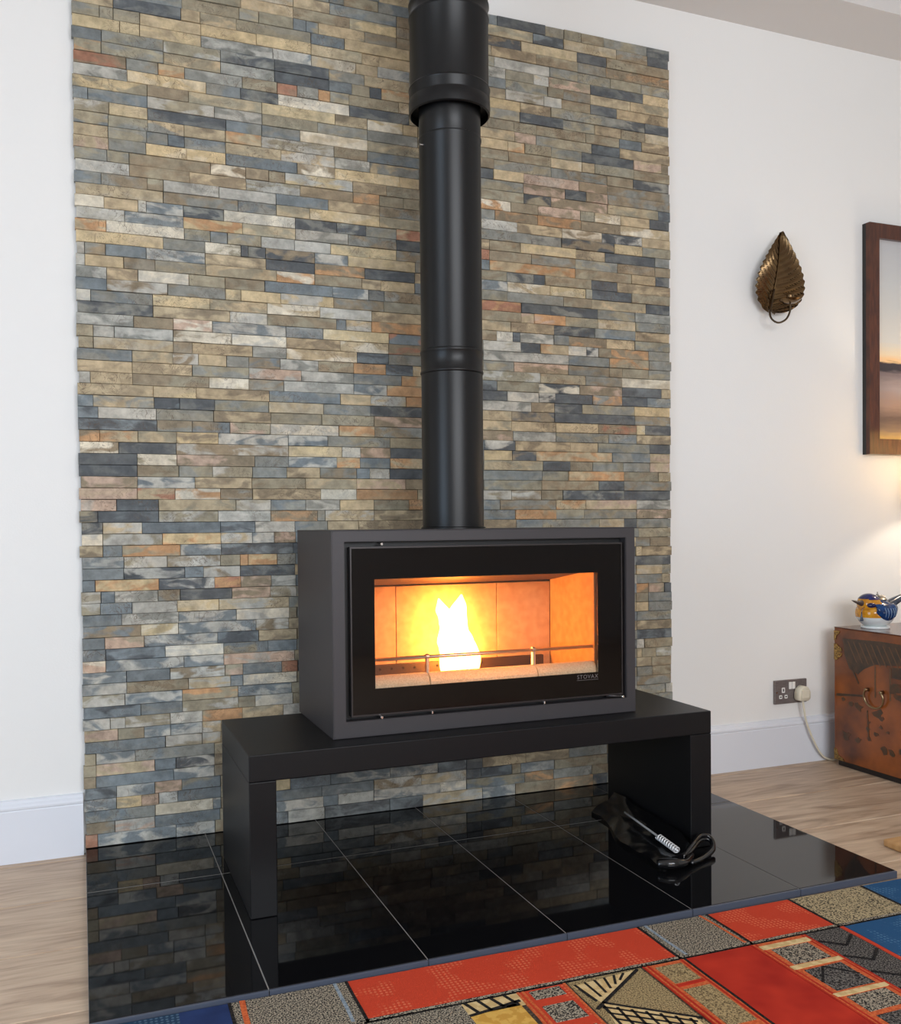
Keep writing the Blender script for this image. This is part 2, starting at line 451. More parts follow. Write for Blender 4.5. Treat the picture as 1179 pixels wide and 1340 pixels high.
M_slate = slate_material()
EDGES = [e / 10000 for e in map(int, '''234 546 858 1170 1482 1793 2105 2417 2728 3039 3350 3662 3973 4284 4595 4906 5216 5527 5838 6149 6459 6770 7081 7392 7702 8013 8324 8635 8945 9256 9567 9878 10189 10500 10811 11122 11434 11745 12057 12368 12680 12992 13304 13616 13928 14240 14553 14866 15178 15491 15805 16118 16432 16745 17059 17374 17688 18003 18318 18633 18948 19264 19580 19896 20212 20529 20846 21164 21481 21799 22118 22436 22755 23075 23395 23715 24035 24356 24677 24999 25321'''.split())]
ROWS = '''108N 275B 373N 456D 646KG 845K 951D 1075KG 1175N 1331K 1415B 1522B 1612L 1791KG 1868KN
31R 235LB 341BL 444KN 513BG 548BD 656L 856BD 963BD 1162TL 1276BL 1415NK 1558ON 1612ND 1807GK 1868NT
75NG 179PL 355B 514TK 652LB 697B 807L 1020LB 1107LW 1308KB 1412NO 1553G 1663KN 1753D 1868K
180GB 336W 358BL 514NT 648B 807B 958LN 1107TL 1158D 1264DB 1295KN 1415B 1612KN 1794D 1868TK
80BL 145YK 190PN 241L 358B 514TK 555Y 675B 859BL 1013BL 1108DB 1163D 1314TN 1470NT 1613G 1747T 1868KG
81BD 180BL 252PN 358KB 444K 579KN 721L 858GK 955L 1059TK 1248L 1404KN 1506TK 1676GK 1868T
29NK 230B 341LB 530N 710BG 818KG 968T 1062G 1177K 1262BG 1352KN 1521GK 1603KN 1721G 1868TK
30KL 181PT 237BD 342DL 525NT 687N 802T 989KN 1085TK 1237G 1357K 1481B 1581KG 1757KN 1868B
30K 130BL 342GB 540TK 730N 817K 985NT 1147G 1299D 1438T 1557K 1651D 1767TK 1868T
210B 309LK 360LT 498T 630B 715TK 848L 1035T 1174K 1259KN 1368T 1541TK 1725G 1868GK
87TP 155KN 224LB 310LB 361TL 508NT 637L 795KG 961K 1101N 1232NT 1420G 1541L 1729L 1842GK 1868L
67BL 106LK 224KL 310L 421OK 538TK 682L 858KG 970TK 1165N 1348KN 1543L 1646TK 1729G 1868NG
146BD 257B 410KL 458KN 566WL 726K 910BG 1066NT 1203TK 1394T 1570T 1729K 1789G 1868KN
106LK 257LB 409OK 563BL 716KN 810KG 983TK 1168D 1254T 1354NT 1474D 1646B 1729B 1788T 1868KN
111BL 274KN 389LT 424B 578WL 661K 825N 963KN 1116G 1201N 1373D 1562KN 1730N 1750T 1805K 1868KL
111BL 225B 374NL 424KP 535B 581R 672D 806T 981KN 1107KG 1246TK 1337N 1527KG 1730D 1759L 1868KN
58PW 263BL 371BL 573PL 773TK 956KG 1089L 1275T 1431B 1562KG 1730GK 1868BD
58B 213BD 371LW 496BK 579B 764G 929GK 1068GK 1179K 1345K 1502N 1648B 1730NT 1868NT
57B 158PK 355LB 470BD 580NT 718N 860TK 1042GK 1149G 1348L 1428K 1581GK 1731B 1868GK
150NB 249YW 462LB 557NL 731NT 848D 1022NT 1176TK 1273KG 1425L 1545TK 1635G 1728NT 1777T 1868G
101B 250LG 408LB 559WL 580KN 682GK 785KG 908NT 1094N 1222G 1341GK 1461KN 1647NT 1728KG 1776KN 1868GB
47KL 128B 247L 360Y 558TL 737KG 860N 959NT 1158L 1307N 1478N 1579B 1729BG 1778ON 1839PK 1868D
49L 84B 196LG 255GN 397D 505PN 581KL 688KG 868KN 1050BG 1179NT 1287B 1452KN 1576BG 1731L 1831GN 1868K
35B 199YO 349DL 421OR 508PN 579LG 722B 910TK 1051GK 1165TK 1315KN 1418D 1553D 1729GK 1830T 1868K
108B 268DL 319B 420LN 577D 705TK 860G 1001B 1198L 1389NT 1564N 1727B 1868D
109B 222LK 365NL 420K 443O 525YO 579G 686B 873KG 961T 1049G 1243G 1371NT 1533D 1727D 1750T 1868TN
56TN 105B 257KO 368BL 573BD 684D 794KG 885K 1079N 1174K 1359L 1474L 1638BG 1727TK 1784NG 1868N
56WL 210LK 367YO 455LT 518BL 580PN 774BG 941D 1064K 1231D 1330TK 1429KN 1567N 1740G 1868K
56GD 157TL 367B 464BD 578LG 675GB 769T 973NT 1169KN 1286N 1379GB 1588KG 1683T 1732D 1868KG
44DK 201D 361LK 509L 645NO 668G 817TL 975NT 1170D 1283GB 1429OT 1532KG 1732GK 1868NP
92P 201D 411TK 509L 611BG 713LG 817T 927KN 976O 1170TK 1231GB 1430GN 1539TO 1733TP 1868GL
146P 245RT 368WO 458NG 656TN 764W 956O 1076TK 1170K 1271LK 1376NL 1454KN 1682DG 1868D
147PN 299LB 456TN 611NK 765KT 918TP 976N 1090L 1176KG 1378KG 1587KN 1682DB 1868GN
147D 256KN 347GK 458KL 556G 654TN 765GN 805B 867L 975D 1073G 1174NT 1380G 1475KG 1683OT 1818NK 1868T
147D 251WK 465NP 562G 705LB 775TO 869BG 975OT 1083K 1177BG 1383TK 1482D 1565N 1681KG 1785G 1868PT
100WN 250D 563NL 721TY 777L 870NP 975D 1177B 1274YT 1359DN 1639TO 1785GB 1868PT
52ON 150TO 251TK 364YN 562LB 678BL 870GK 971K 1178BG 1285DL 1482NT 1586T 1784GK 1868D
200DB 294NG 397BN 511KP 712LW 821OT 971GN 1172L 1278NP 1431G 1626GK 1734BG 1868TN
49BD 198L 352G 512TN 661K 820K 971PN 1169TK 1273TK 1430TN 1587T 1733NR 1765Y 1868D
37B 193GT 261DB 355D 507GK 666T 810GB 972DG 1092G 1167NT 1273T 1426ND 1726D 1868NG
191T 306TY 508NT 718BG 811T 922TL 972O 1075B 1167GK 1343LG 1426NT 1528DG 1726GK 1868Y
31L 138T 341NK 452W 551GN 759L 862LB 972OT 1089L 1167TK 1259D 1370L 1428LD 1566D 1677OG 1776D 1868BG
138TN 296T 452KG 602LP 759LG 909BG 973OT 1167K 1223BD 1370KN 1519DW 1678NP 1832D 1868T
138BG 244TK 313LN 390T 452GL 541NB 653LG 759KN 859O 945BD 973T 1168T 1376KL 1541NK 1678GN 1868W
40K 246T 297N 463TN 560G 770WT 868BD 973G 1084KG 1177KN 1284GK 1478NP 1630NG 1680N 1782K 1868GK
40K 93L 246LG 405WN 560WL 719NT 868TW 971NR 1177B 1478LG 1630GB 1782KO 1868G
143LG 247N 352PW 559LB 668B 869Y 972BR 1177GK 1308LK 1377GD 1478OT 1545LW 1589DL 1637N 1782NO 1868G
194DG 401TN 506L 709NK 738B 816TL 972ON 1169N 1224NK 1280L 1305D 1425LG 1480G 1620NO 1728TN 1868GK
35L 194GB 346Y 506TK 659WT 816L 972TN 1169L 1273TK 1425N 1576DG 1730BG 1868NT
76B 233LN 389G 432Y 545Y 701LY 854NG 1051K 1166D 1310KN 1355PT 1468OP 1588KT 1732T 1868GK
76LG 156TN 290W 389K 500NK 698B 807LB 857D 973NG 1167G 1310OR 1414D 1588DG 1730GK 1868G
22L 120T 201N 336K 534KT 645OW 787KN 846TN 953T 1164B 1260K 1461G 1565NK 1773KT 1868D
22L 74GN 178B 335LB 504TN 646D 796NO 953D 1096NT 1164K 1262LB 1413TW 1543Y 1566K 1717D 1868NK
223YT 335G 434WK 454D 503DG 646ND 745BL 954TY 1058N 1165NT 1261KN 1356GD 1395D 1564KN 1663D 1868TN
77OT 279WL 350KG 397B 491KG 587L 694L 896Y 972GN 1165BG 1202B 1506TO 1717KN 1810T 1868D
124L 278BL 439YO 590KT 746GL 896GN 972D 1089D 1165D 1201R 1348NK 1506GN 1664GK 1808N 1868N
72W 159T 180W 278LB 388GD 590W 713D 802DG 897G 972TR 1201NT 1309NK 1507YT 1617TN 1808D 1868G
225T 427GN 536GB 632TK 843Y 973KT 1086K 1166K 1346G 1456DG 1651DN 1759Y 1868KG
66BG 184GN 226NK 375L 535L 687BG 844TN 973GN 1054BG 1166GK 1297LK 1458TN 1606WN 1759DL 1868T
138L 296NK 451NT 605LK 763N 843ON 920K 971K 1081BG 1167KN 1222GB 1371NO 1527ON 1676NT 1868TW
82GK 138GK 353N 450NW 515N 562NK 762YL 866N 971KN 1167L 1276WO 1372N 1525NP 1577K 1675WT 1787T 1868D
86TP 182G 289Y 395Y 597B 708WN 908Y 971T 1072B 1167KG 1322KN 1419DK 1627NP 1822TK 1868D
85TO 184KG 240BG 283DB 395BG 551T 709LT 815GL 972GT 1167D 1321GK 1470PN 1547D 1627NP 1868GN
86KB 187KG 283GT 395TN 495OT 707LK 808N 972BG 1088BG 1168T 1217D 1322T 1521P 1626NP 1868NG
88LK 187T 397D 497BG 607BG 809W 972KT 1168TK 1219N 1420GK 1626GN 1726N 1868GD
36B 187GB 365LK 498LG 658K 809KG 968GL 1087T 1168TK 1270NK 1420KN 1533T 1579T 1728K 1868KN
187KY 296NK 498TK 711Y 809TN 920WY 968T 1166KN 1268T 1327TO 1420K 1532KG 1728D 1835PT 1868N
136GL 344Y 439BG 545DG 755W 941D 1061TK 1292TK 1367NP 1569GK 1675D 1868TN
134RN 217NG 286TO 444G 542NK 600R 662G 697O 754KG 908K 941T 1060NT 1199KN 1289N 1369K 1547NK 1673NK 1759B 1868NT
71KO 231KG 384TK 535G 694D 763B 818K 854D 942TO 1056L 1199KG 1309GK 1464D 1581KG 1681N 1773KN 1868T
72B 231GK 384KL 535GD 694D 802GT 942T 1102L 1200N 1313YT 1421NT 1619KG 1772GD 1868D
119Y 170Y 332TY 531LG 642LB 776T 843TP 943LB 1100K 1197T 1261N 1395LK 1458L 1565NK 1664D 1868TN
68KG 103K 171K 332T 485Y 642Y 795T 848TO 948T 1090N 1197GK 1262B 1409KG 1466NK 1565NG 1716T 1868TK
103NT 279D 330T 429TK 642K 742B 943T 1093G 1197N 1262LG 1360K 1414LT 1566KP 1766D 1868T
159G 282BG 438K 492KG 591K 628B 665BK 804TK 903N 944N 1120L 1224K 1417L 1519GK 1640KG 1759KG 1868GK
198G 299T 442K 591T 758KN 903YK 944N 1138L 1213K 1369NT 1519KN 1624G 1868NO
161KN 325L 486B 592T 699TN 904GB 944N 1120TK 1195D 1317DN 1516T 1625D 1868KN
140GK 263BG 392K 563K 698GK 741BG 847KN 945GB 1051T 1196T 1358TK 1467DB 1662T 1782NG 1868D
193L 314GK 458N 652T 851G 1049T 1131N 1234BG 1402D 1469K 1531K 1616NK 1780GK 1868D
194KG 360TK 460TK 614GK 737B 901B 984KG 1196BG 1357D 1487GD 1634K 1789GL 1868N
120NT 267N 404L 548G 728T 880NT 962L 1045TK 1153NT 1249K 1345NT 1460TK 1628D 1785G 1868L'''.split('\n')
SLATE_TOP = 2.470
cladding = thing('stone_cladding', (0.934, -0.004, 0.018), 'multicoloured split slate stone cladding panel on the white wall behind the black stove', 'stone wall')
obox('backing_board', M_joint, cladding, 0.003, 1.865, -0.014, -0.0005, 0.0185, SLATE_TOP - 0.004)


def stone_geo(bm, x0, x1, z0, z1, rnd, code):
    la, lb, ls = bm.loops.layers.float_color['ca'], bm.loops.layers.float_color['cb'], bm.loops.layers.float_color['seed']
    a, b = PAL[code[0]], PAL[code[-1]]
    j = rnd.uniform(0.9, 1.1)
    warm = rnd.uniform(-0.03, 0.03)
    def tint(c, k):
        c = lin(c)
        return (c[0] * k * (1 + warm), c[1] * k, c[2] * k * (1 - warm), 1)
    ca = tint(a, j)
    if len(code) == 1:
        q = PAL[rnd.choice(NEAR[code])]
        w = rnd.uniform(0.25, 0.7)
        b = tuple(u * (1 - w) + v * w for u, v in zip(a, q))
    cb = tint(b, j * rnd.uniform(0.94, 1.04))
    seed = (rnd.uniform(0, 20), rnd.uniform(0, 20), rnd.uniform(0, 20), 1)
    g, c = 0.0005, 0.0009
    x0 += g * rnd.uniform(0.3, 1.8); x1 -= g * rnd.uniform(0.3, 1.8); z0 += g * rnd.uniform(0.5, 1.4); z1 -= g * rnd.uniform(0.5, 1.4)
    d = -0.0265 - rnd.choice((0, 0.0005, 0.001, 0.0018, 0.0034))
    n = 2 if x1 - x0 < 0.12 else 3
    outer_b, front_b, outer_t, front_t, back_b, back_t = [], [], [], [], [], []
    for i in range(n + 1):
        t = i / n
        if 0 < i < n:
            t += rnd.uniform(-0.12, 0.12)
        x = x0 + (x1 - x0) * t
        xf = min(max(x, x0 + c), x1 - c)
        y1, y2 = d - rnd.uniform(0, 0.0012), d - rnd.uniform(0, 0.0012)
        jz = rnd.uniform(-0.0004, 0.0004)
        back_b.append(bm.verts.new((x, -0.013, z0))); back_t.append(bm.verts.new((x, -0.013, z1)))
        outer_b.append(bm.verts.new((x, y1 + c * 1.2, z0 + jz))); front_b.append(bm.verts.new((xf, y1, z0 + c + jz)))
        front_t.append(bm.verts.new((xf, y2, z1 - c + jz))); outer_t.append(bm.verts.new((x, y2 + c * 1.2, z1 + jz)))
    fs = []
    for i in range(n):
        for lo, hi in ((back_b, outer_b), (outer_b, front_b), (front_b, front_t), (front_t, outer_t), (outer_t, back_t)):
            fs.append(bm.faces.new((lo[i], lo[i + 1], hi[i + 1], hi[i])))
    for i in (0, n):
        fs.append(bm.faces.new((back_b[i], outer_b[i], outer_t[i], back_t[i])))
        fs.append(bm.faces.new((outer_b[i], front_b[i], front_t[i], outer_t[i])))
    for f in fs:
        for lp in f.loops:
            lp[la] = ca; lp[lb] = cb; lp[ls] = seed


def stone_bm():
    bm = BM()
    for n in ('ca', 'cb', 'seed'):
        bm.loops.layers.float_color.new(n)
    return bm


rnd = random.Random(11)
stones = []
for k, line in enumerate(ROWS):
    z0 = 0.0195 if k == 0 else EDGES[k - 1]
    z1 = min(EDGES[k], SLATE_TOP) if k < len(EDGES) else SLATE_TOP
    if k == 0 or z1 - z0 < 0.012:
        continue
    if k == 1:
        z0 = 0.0195
    x = 0.0
    for t in line.split():
        i = 0
        while t[i].isdigit():
            i += 1
        xe = int(t[:i]) / 1000
        a, b = x, xe
        if x == 0.0:
            a = rnd.uniform(-0.003, 0.003)
        if xe >= 1.86:
            b = 1.868 + rnd.uniform(-0.004, 0.003)
        x = xe
        # how large the stone shows from where the photo was taken, hidden parts left out
        mx, mz = (a + b) / 2, (z0 + z1) / 2
        dist2 = mx * mx + 2.69 ** 2 + (mz - 0.88) ** 2
        area = (b - a) * (z1 - z0) * 2.69 / dist2 ** 1.5
        if (0.86 < mx < 1.16 and mz > 0.85) or (0.57 < mx < 1.55 and 0.30 < mz < 0.88) or mz > 2.28 + 0.1 * mx:
            area *= 0.02
        stones.append((area, a, b, z0, z1, t[i:]))
stones.sort(key=lambda s: -s[0])
for s in stones[:300]:
    bm = stone_bm()
    stone_geo(bm, *s[1:5], rnd, s[5])
    obj('stone', bm, M_slate, cladding)
bm = stone_bm()
for s in stones[300:]:
    stone_geo(bm, *s[1:5], rnd, s[5])
obj('small_stones', bm, M_slate, cladding, kind='stuff')

# ------------------------------------------------------------------ tiled hearth
M_tile = mat('polished_black_tile', (15, 15, 17), 0.035, spec=0.43, bump=0.015, scale=3)
M_grout = mat('grey_grout', (150, 148, 144), 0.9)
M_tile_edge = mat('tile_edge', (74, 80, 94), 0.4, bump=0.1, scale=120)  # blue-grey puts sky reflection into the front edge colour
hearth = thing('hearth', (0.93, -0.49, 0.0), 'polished black tiled hearth slab with pale grout lines under the stove bench', 'hearth')
gx = [0.0, 0.3135, 0.629, 0.939, 1.2555, 1.5575, 1.857]
gy = [-0.002, -0.352, -0.981]
obox('grout_bed', M_grout, hearth, 0.002, 1.855, -0.979, -0.003, 0.0005, 0.0172)
for i in range(6):
    for j in range(2):
        obox('tile', M_tile, hearth, gx[i] + 0.0009, gx[i + 1] - 0.0009, gy[j + 1] + (0.0020 if j == 0 else 0.0009), gy[j] - (0.0020 if j == 1 else 0.0009), 0.0008, 0.018, 0.0006)
    obox('edge_strip', M_tile_edge, hearth, gx[i] + 0.0008, gx[i + 1] - 0.0008, -0.987, -0.9812, 0.0005, 0.0178, 0.0006)

# ------------------------------------------------------------------ steel bench
M_bench = mat('black_powder_coated_steel', (15, 15, 17), 0.42, spec=0.28, bump=0.05, scale=500)
bench = thing('stove_bench', (0.944, -0.45, 0.018), 'low black steel bench on the hearth carrying the stove', 'bench')
BL, BR, BF, BK, BT = 0.334, 1.553, -0.659, -0.239, 0.379
obox('bench_top', M_bench, bench, BL, BR, BF, BK, 0.319, BT, 0.0022, 2)
obox('leg', M_bench, bench, BL, BL + 0.060, BF, BK, 0.0182, 0.3188, 0.0022, 2)
obox('leg', M_bench, bench, BR - 0.066, BR, BF, BK, 0.0182, 0.3188, 0.0022, 2)

# ------------------------------------------------------------------ wood stove
M_stove = mat('charcoal_stove_paint', (61, 58, 60), 0.5, metal=0.25, bump=0.04, scale=400)
M_black = mat('black_cast_iron', (18, 17, 18), 0.5)
M_doorglass = mat('black_printed_glass', (9, 6, 6), 0.08, spec=0.3)
M_edge = mat('door_edge_steel', (62, 58, 58), 0.35, metal=0.6)
M_chrome = mat('polished_chrome', (230, 228, 225), 0.12, metal=1.0)
M_firebrick = mat('vermiculite_board', (206, 172, 132), 0.9, rgb2=(190, 154, 114), scale=40, bump=0.1)
M_ceramic = mat('cream_fire_ceramic', (238, 226, 204), 0.9, rgb2=(214, 196, 168), scale=300, bump=0.5)
M_barsteel = mat('warm_polished_steel', (226, 214, 208), 0.32, metal=0.9)
M_soot = mat('sooty_steel', (60, 42, 36), 0.6)
SL, SR, SF, SK, SB, ST = 0.543, 1.366, -0.587, -0.220, 0.3795, 0.867
stove = thing('wood_stove', (0.955, -0.40, SB), 'wide charcoal wood burning stove with lit fire standing on the black bench', 'stove')
bm = BM()
box(bm, SL, SL + 0.004, SF + 0.0302, SK, SB, ST)
box(bm, SR - 0.004, SR, SF + 0.0302, SK, SB, ST)
box(bm, SL + 0.004, SR - 0.004, SK - 0.004, SK, SB, ST)
obj('casing', bm, M_stove, stove)
obox('top_plate', M_stove, stove, SL - 0.0005, SR + 0.0005, SF + 0.003, SK + 0.0005, ST, ST + 0.0025, 0.0008)
obj('front_frame', (lambda b: (bmesh.ops.bevel(b, geom=[e for e in b.edges if abs(e.verts[0].co.y - SF) < 1e-5 and abs(e.verts[1].co.y - SF) < 1e-5], offset=0.0016, segments=2, affect='EDGES'), b)[1])(
    ring_frame(BM(), (SL, SL + 0.031, SR - 0.028, SR), (SB + 0.0005, 0.4185, 0.842, ST), SF, SF + 0.03)), M_stove, stove)
# dark reveal around the door
obj('door_recess', ring_frame(BM(), (SL + 0.005, 0.625, 1.285, SR - 0.005), (SB + 0.002, 0.452, 0.790, ST - 0.001), SF + 0.031, SF + 0.05), M_black, stove)
# door: steel edge, black printed glass border, clear pane
door = obj('door', ring_frame(BM(), (0.592, 0.648, 1.256, 1.326), (0.4315, 0.491, 0.752, 0.8255), -0.581, -0.5765), M_doorglass, stove)
obj('door_rim', ring_frame(BM(), (0.5885, 0.5918, 1.3262, 1.3295), (0.4275, 0.4313, 0.8257, 0.8295), -0.5825, -0.562), M_edge, door)
M_pane = bpy.data.materials.new('clear_stove_glass')
M_pane.use_nodes = True
nt = M_pane.node_tree
nt.nodes.remove(nt.nodes['Principled BSDF'])
tr = nt.nodes.new('ShaderNodeBsdfTransparent'); tr.inputs['Color'].default_value = (0.96, 0.93, 0.89, 1)
gl = nt.nodes.new('ShaderNodeBsdfGlossy'); gl.inputs['Roughness'].default_value = 0.03
fr = nt.nodes.new('ShaderNodeFresnel'); fr.inputs['IOR'].default_value = 1.45
ms = nt.nodes.new('ShaderNodeMixShader')
nt.links.new(fr.outputs[0], ms.inputs[0]); nt.links.new(tr.outputs[0], ms.inputs[1]); nt.links.new(gl.outputs[0], ms.inputs[2])
nt.links.new(ms.outputs[0], nt.nodes['Material Output'].inputs['Surface'])
obj('glass_pane', box(BM(), 0.6482, 1.2558, -0.5795, -0.5775, 0.4912, 0.7518), M_pane, door)
# maker's name, light grey print on the glass
M_print = mat('grey_print', (104, 98, 96), 0.5)
fc = bpy.data.curves.new('lettering', 'FONT')
fc.body = 'STOVAX'
fc.size = 0.0145
fc.space_character = 1.18
fc.extrude = 0.0002
fc.align_x = 'CENTER'
_t = bpy.data.objects.new('lettering_outline', fc)
COL.objects.link(_t)
bpy.context.view_layer.update()
me = bpy.data.meshes.new_from_object(_t)
bpy.data.objects.remove(_t)
fo = bpy.data.objects.new('lettering', me)
COL.objects.link(fo)
me.materials.clear()
me.materials.append(M_print)
fo.parent = door
fo.rotation_euler = (PI / 2, 0, 0)
fo.location = Vector((1.224, -0.5813, 0.4762)) - Vector(stove.location)
obox('underline', M_print, door, 1.192, 1.256, -0.5814, -0.5811, 0.4722, 0.4730)
# pins, sliders and lever in the gap round the door
def pin(x, z, y0=-0.5945, y1=-0.556, r=0.0036, name='hinge_pin'):
    return obj(name, lathe(BM(), [(r * .7, y0), (r, y0 + .0012), (r, y1)], (x, 0, z), 12, 'y'), M_chrome, stove, smooth=True, sharp=40)
pin(0.664, 0.8355); pin(0.660, 0.4235); pin(1.322, 0.4235, -0.597)
for x in (0.790, 1.095):
    obox('air_slider_tab', M_chrome, stove, x - 0.0018, x + 0.0018, -0.5885, -0.56, 0.4205, 0.4275, 0.0005)
obj('door_lever', tube(BM(), [(1.285, -0.572, 0.426), (1.30, -0.583, 0.425), (1.322, -0.590, 0.4235)], [0.0065, 0.004, 0.003], 10), M_edge, stove, smooth=True)
# firebox lining
FX0, FX1, FY = 0.640, 1.262, -0.300
seams = [FX0, 0.793, 1.093, FX1]
for a, b in zip(seams, seams[1:]):
    obox('firebrick', M_firebrick, stove, a + 0.0008, b - 0.0008, FY, FY + 0.025, 0.448, 0.715, 0.0012)
obox('firebrick', M_firebrick, stove, FX1, FX1 + 0.025, -0.55, FY, 0.448, 0.768, 0.0012)
obox('firebrick', M_firebrick, stove, FX0 - 0.025, FX0, -0.55, FY, 0.448, 0.768, 0.0012)
obj('baffle', prism(BM(), [(FY + 0.02, 0.7155), (FY + 0.02, 0.727), (-0.545, 0.770), (-0.545, 0.757)], 0, FX0 - 0.024, FX1 + 0.024), M_soot, stove)
obox('firebox_base', M_soot, stove, FX0 - 0.025, FX1 + 0.025, -0.56, FY + 0.025, 0.44, 0.4475)
obox('firebox_roof', M_black, stove, FX0 - 0.026, FX1 + 0.026, -0.545, FY + 0.04, 0.775, 0.78)
bm = box(BM(), FX0 + 0.002, FX1 - 0.03, FY - 0.016, FY - 0.001, 0.449, 0.505, 0.001)
obj('air_manifold', bm, M_soot, stove)
M_hole = mat('dark_hole', (8, 6, 5), 0.9)
for i in range(12):
    x = FX0 + 0.035 + i * 0.033
    obj('air_hole', lathe(BM(), [(0.0035, FY - 0.0175), (0.0035, FY - 0.0162)], (x, 0, 0.494), 8, 'y'), M_hole, stove)
# three rounded ceramic blocks along the front
for a, b in ((0.642, 0.7915), (0.7935, 1.0865), (1.0885, 1.2605)):
    prof = [(-0.568, 0.450), (-0.568, 0.496), (-0.562, 0.507), (-0.552, 0.514), (-0.540, 0.516), (-0.527, 0.513), (-0.518, 0.505), (-0.514, 0.49), (-0.512, 0.45)]
    obj('ceramic_block', prism(BM(), prof, 0, a, b, 0.0012), M_ceramic, stove, smooth=True, sharp=35)
obj('log_bar', tube(BM(), [(0.643, -0.540, 0.5535), (1.2605, -0.540, 0.5535)], 0.0048, 10), M_barsteel, stove, smooth=True)
for x in (0.794, 1.087):
    bm = box(BM(), x - 0.004, x + 0.004, -0.546, -0.536, 0.508, 0.5545, 0.001)
    lathe(bm, [(0.0068, x - 0.004), (0.0068, x + 0.004)], (0, -0.541, 0.5545), 12, 'x')
    obj('bar_bracket', bm, M_barsteel, stove)

# ------------------------------------------------------------------ the fire
M_flame = bpy.data.materials.new('flame')
M_flame.use_nodes = True
nt = M_flame.node_tree
nt.nodes.remove(nt.nodes['Principled BSDF'])
em = nt.nodes.new('ShaderNodeEmission')
em.inputs['Color'].default_value = (1.0, 0.335, 0.05, 1)
em.inputs['Strength'].default_value = 54.0
nt.links.new(em.outputs[0], nt.nodes['Material Output'].inputs['Surface'])
fire = thing('fire', (0.925, -0.37, 0.4478), 'bright yellow white flames burning on the logs inside the stove', 'fire')


def flame(path, radii, flat=0.6):
    P = spline(path, 6)
    n = len(P)
    R = []
    for i in range(n):
        t = i / (n - 1) * (len(radii) - 1)
        k = min(int(t), len(radii) - 2)
        R.append(radii[k] * (1 - t + k) + radii[k + 1] * (t - k))
    bm = BM()
    seg = 14
    rings = []
    for i, p in enumerate(P):
        ring = []
        for k in range(seg):
            a = 2 * PI * k / seg
            w = 1 + 0.16 * noise.noise(Vector((p.x * 40 + math.cos(a), p.z * 30, math.sin(a))))
            ring.append(bm.verts.new((p.x + R[i] * w * math.cos(a), p.y + R[i] * w * flat * math.sin(a), p.z)))
        rings.append(ring)
    for a, b in zip(rings, rings[1:]):
        for k in range(seg):
            bm.faces.new((a[k], a[(k + 1) % seg], b[(k + 1) % seg], b[k]))
    bm.faces.new(rings[0][::-1]); bm.faces.new(rings[-1])
    return bm


FYC = -0.365
flames = [([(0.935, FYC, 0.476), (0.945, FYC, 0.52), (0.945, FYC, 0.57), (0.925, FYC, 0.62), (0.905, FYC, 0.65), (0.893, FYC, 0.682)], [0.034, 0.052, 0.046, 0.030, 0.020, 0.002]),
          ([(0.940, FYC + .012, 0.486), (0.94, FYC + .012, 0.56), (0.943, FYC + .01, 0.62), (0.956, FYC + .01, 0.66), (0.963, FYC + .01, 0.690)], [0.03, 0.046, 0.036, 0.020, 0.002]),
          ([(0.985, FYC - .008, 0.478), (0.99, FYC - .008, 0.52), (0.982, FYC, 0.56), (0.972, FYC, 0.6)], [0.018, 0.022, 0.015, 0.002])]
for p, r in flames:
    obj('flame', flame(p, r), M_flame, fire, smooth=True)

M_char = mat('charred_log', (40, 28, 22), 0.9, rgb2=(120, 84, 58), scale=30, bump=0.8)


def log(p0, p1, r, label):
    bm = BM()
    d = Vector(p1) - Vector(p0)
    pts = [Vector(p0) + d * (i / 8) for i in range(9)]
    tube(bm, pts, [r * random.uniform(0.9, 1.08) for _ in pts], 12)
    for v in bm.verts:
        v.co += Vector((0, 0, 1)) * 0.15 * r * noise.noise(v.co * 60)
    tag(obj('log', bm, M_char, smooth=True, sharp=50), label, 'log')


log((0.82, -0.40, 0.4665), (1.02, -0.345, 0.4665), 0.0145, 'split log burning beneath the flames, lying lengthwise in the stove')
log((0.93, -0.455, 0.466), (1.035, -0.392, 0.466), 0.0135, 'short charred log end lying nearest the stove glass')

# ------------------------------------------------------------------ flue
M_flue = mat('satin_black_flue_paint', (17, 17, 18), 0.36, spec=0.32, bump=0.02, scale=300)
FXc, FYc = 0.9235, -0.400
flue = thing('flue_pipe', (FXc, FYc, ST + 0.0026), 'tall black flue pipe rising from the stove to the ceiling', 'flue')
r = 0.0815
obj('lower_pipe', lathe(BM(), [(r, ST + 0.0028), (r, 1.276)], (FXc, FYc, 0), 64), M_flue, flue, smooth=True, sharp=40)
obj('base_collar', lathe(BM(), [(r + .0045, ST + 0.0028), (r + .0045, ST + .006), (r + .001, ST + .008)], (FXc, FYc, 0), 64), M_flue, flue, smooth=True, sharp=40)
z0 = 1.276
obj('joint_collar', lathe(BM(), [(r - .002, z0), (r + .0018, z0 + .001), (r + .0028, z0 + .004), (r + .0018, z0 + .008), (r + .0006, z0 + .010), (r + .0006, z0 + .052),
                                 (r + .0018, z0 + .054), (r + .0028, z0 + .058), (r + .0018, z0 + .062), (r - .002, z0 + .063)], (FXc, FYc, 0), 64), M_flue, flue, smooth=True, sharp=60)
obj('middle_pipe', lathe(BM(), [(r, z0 + .063), (r, 1.885), (r + .002, 1.888), (r + .002, 1.893), (r - .0015, 1.895), (r - .0015, 1.897), (r, 1.899), (r, 1.97)], (FXc, FYc, 0), 64), M_flue, flue, smooth=True, sharp=40)
R = 0.1065
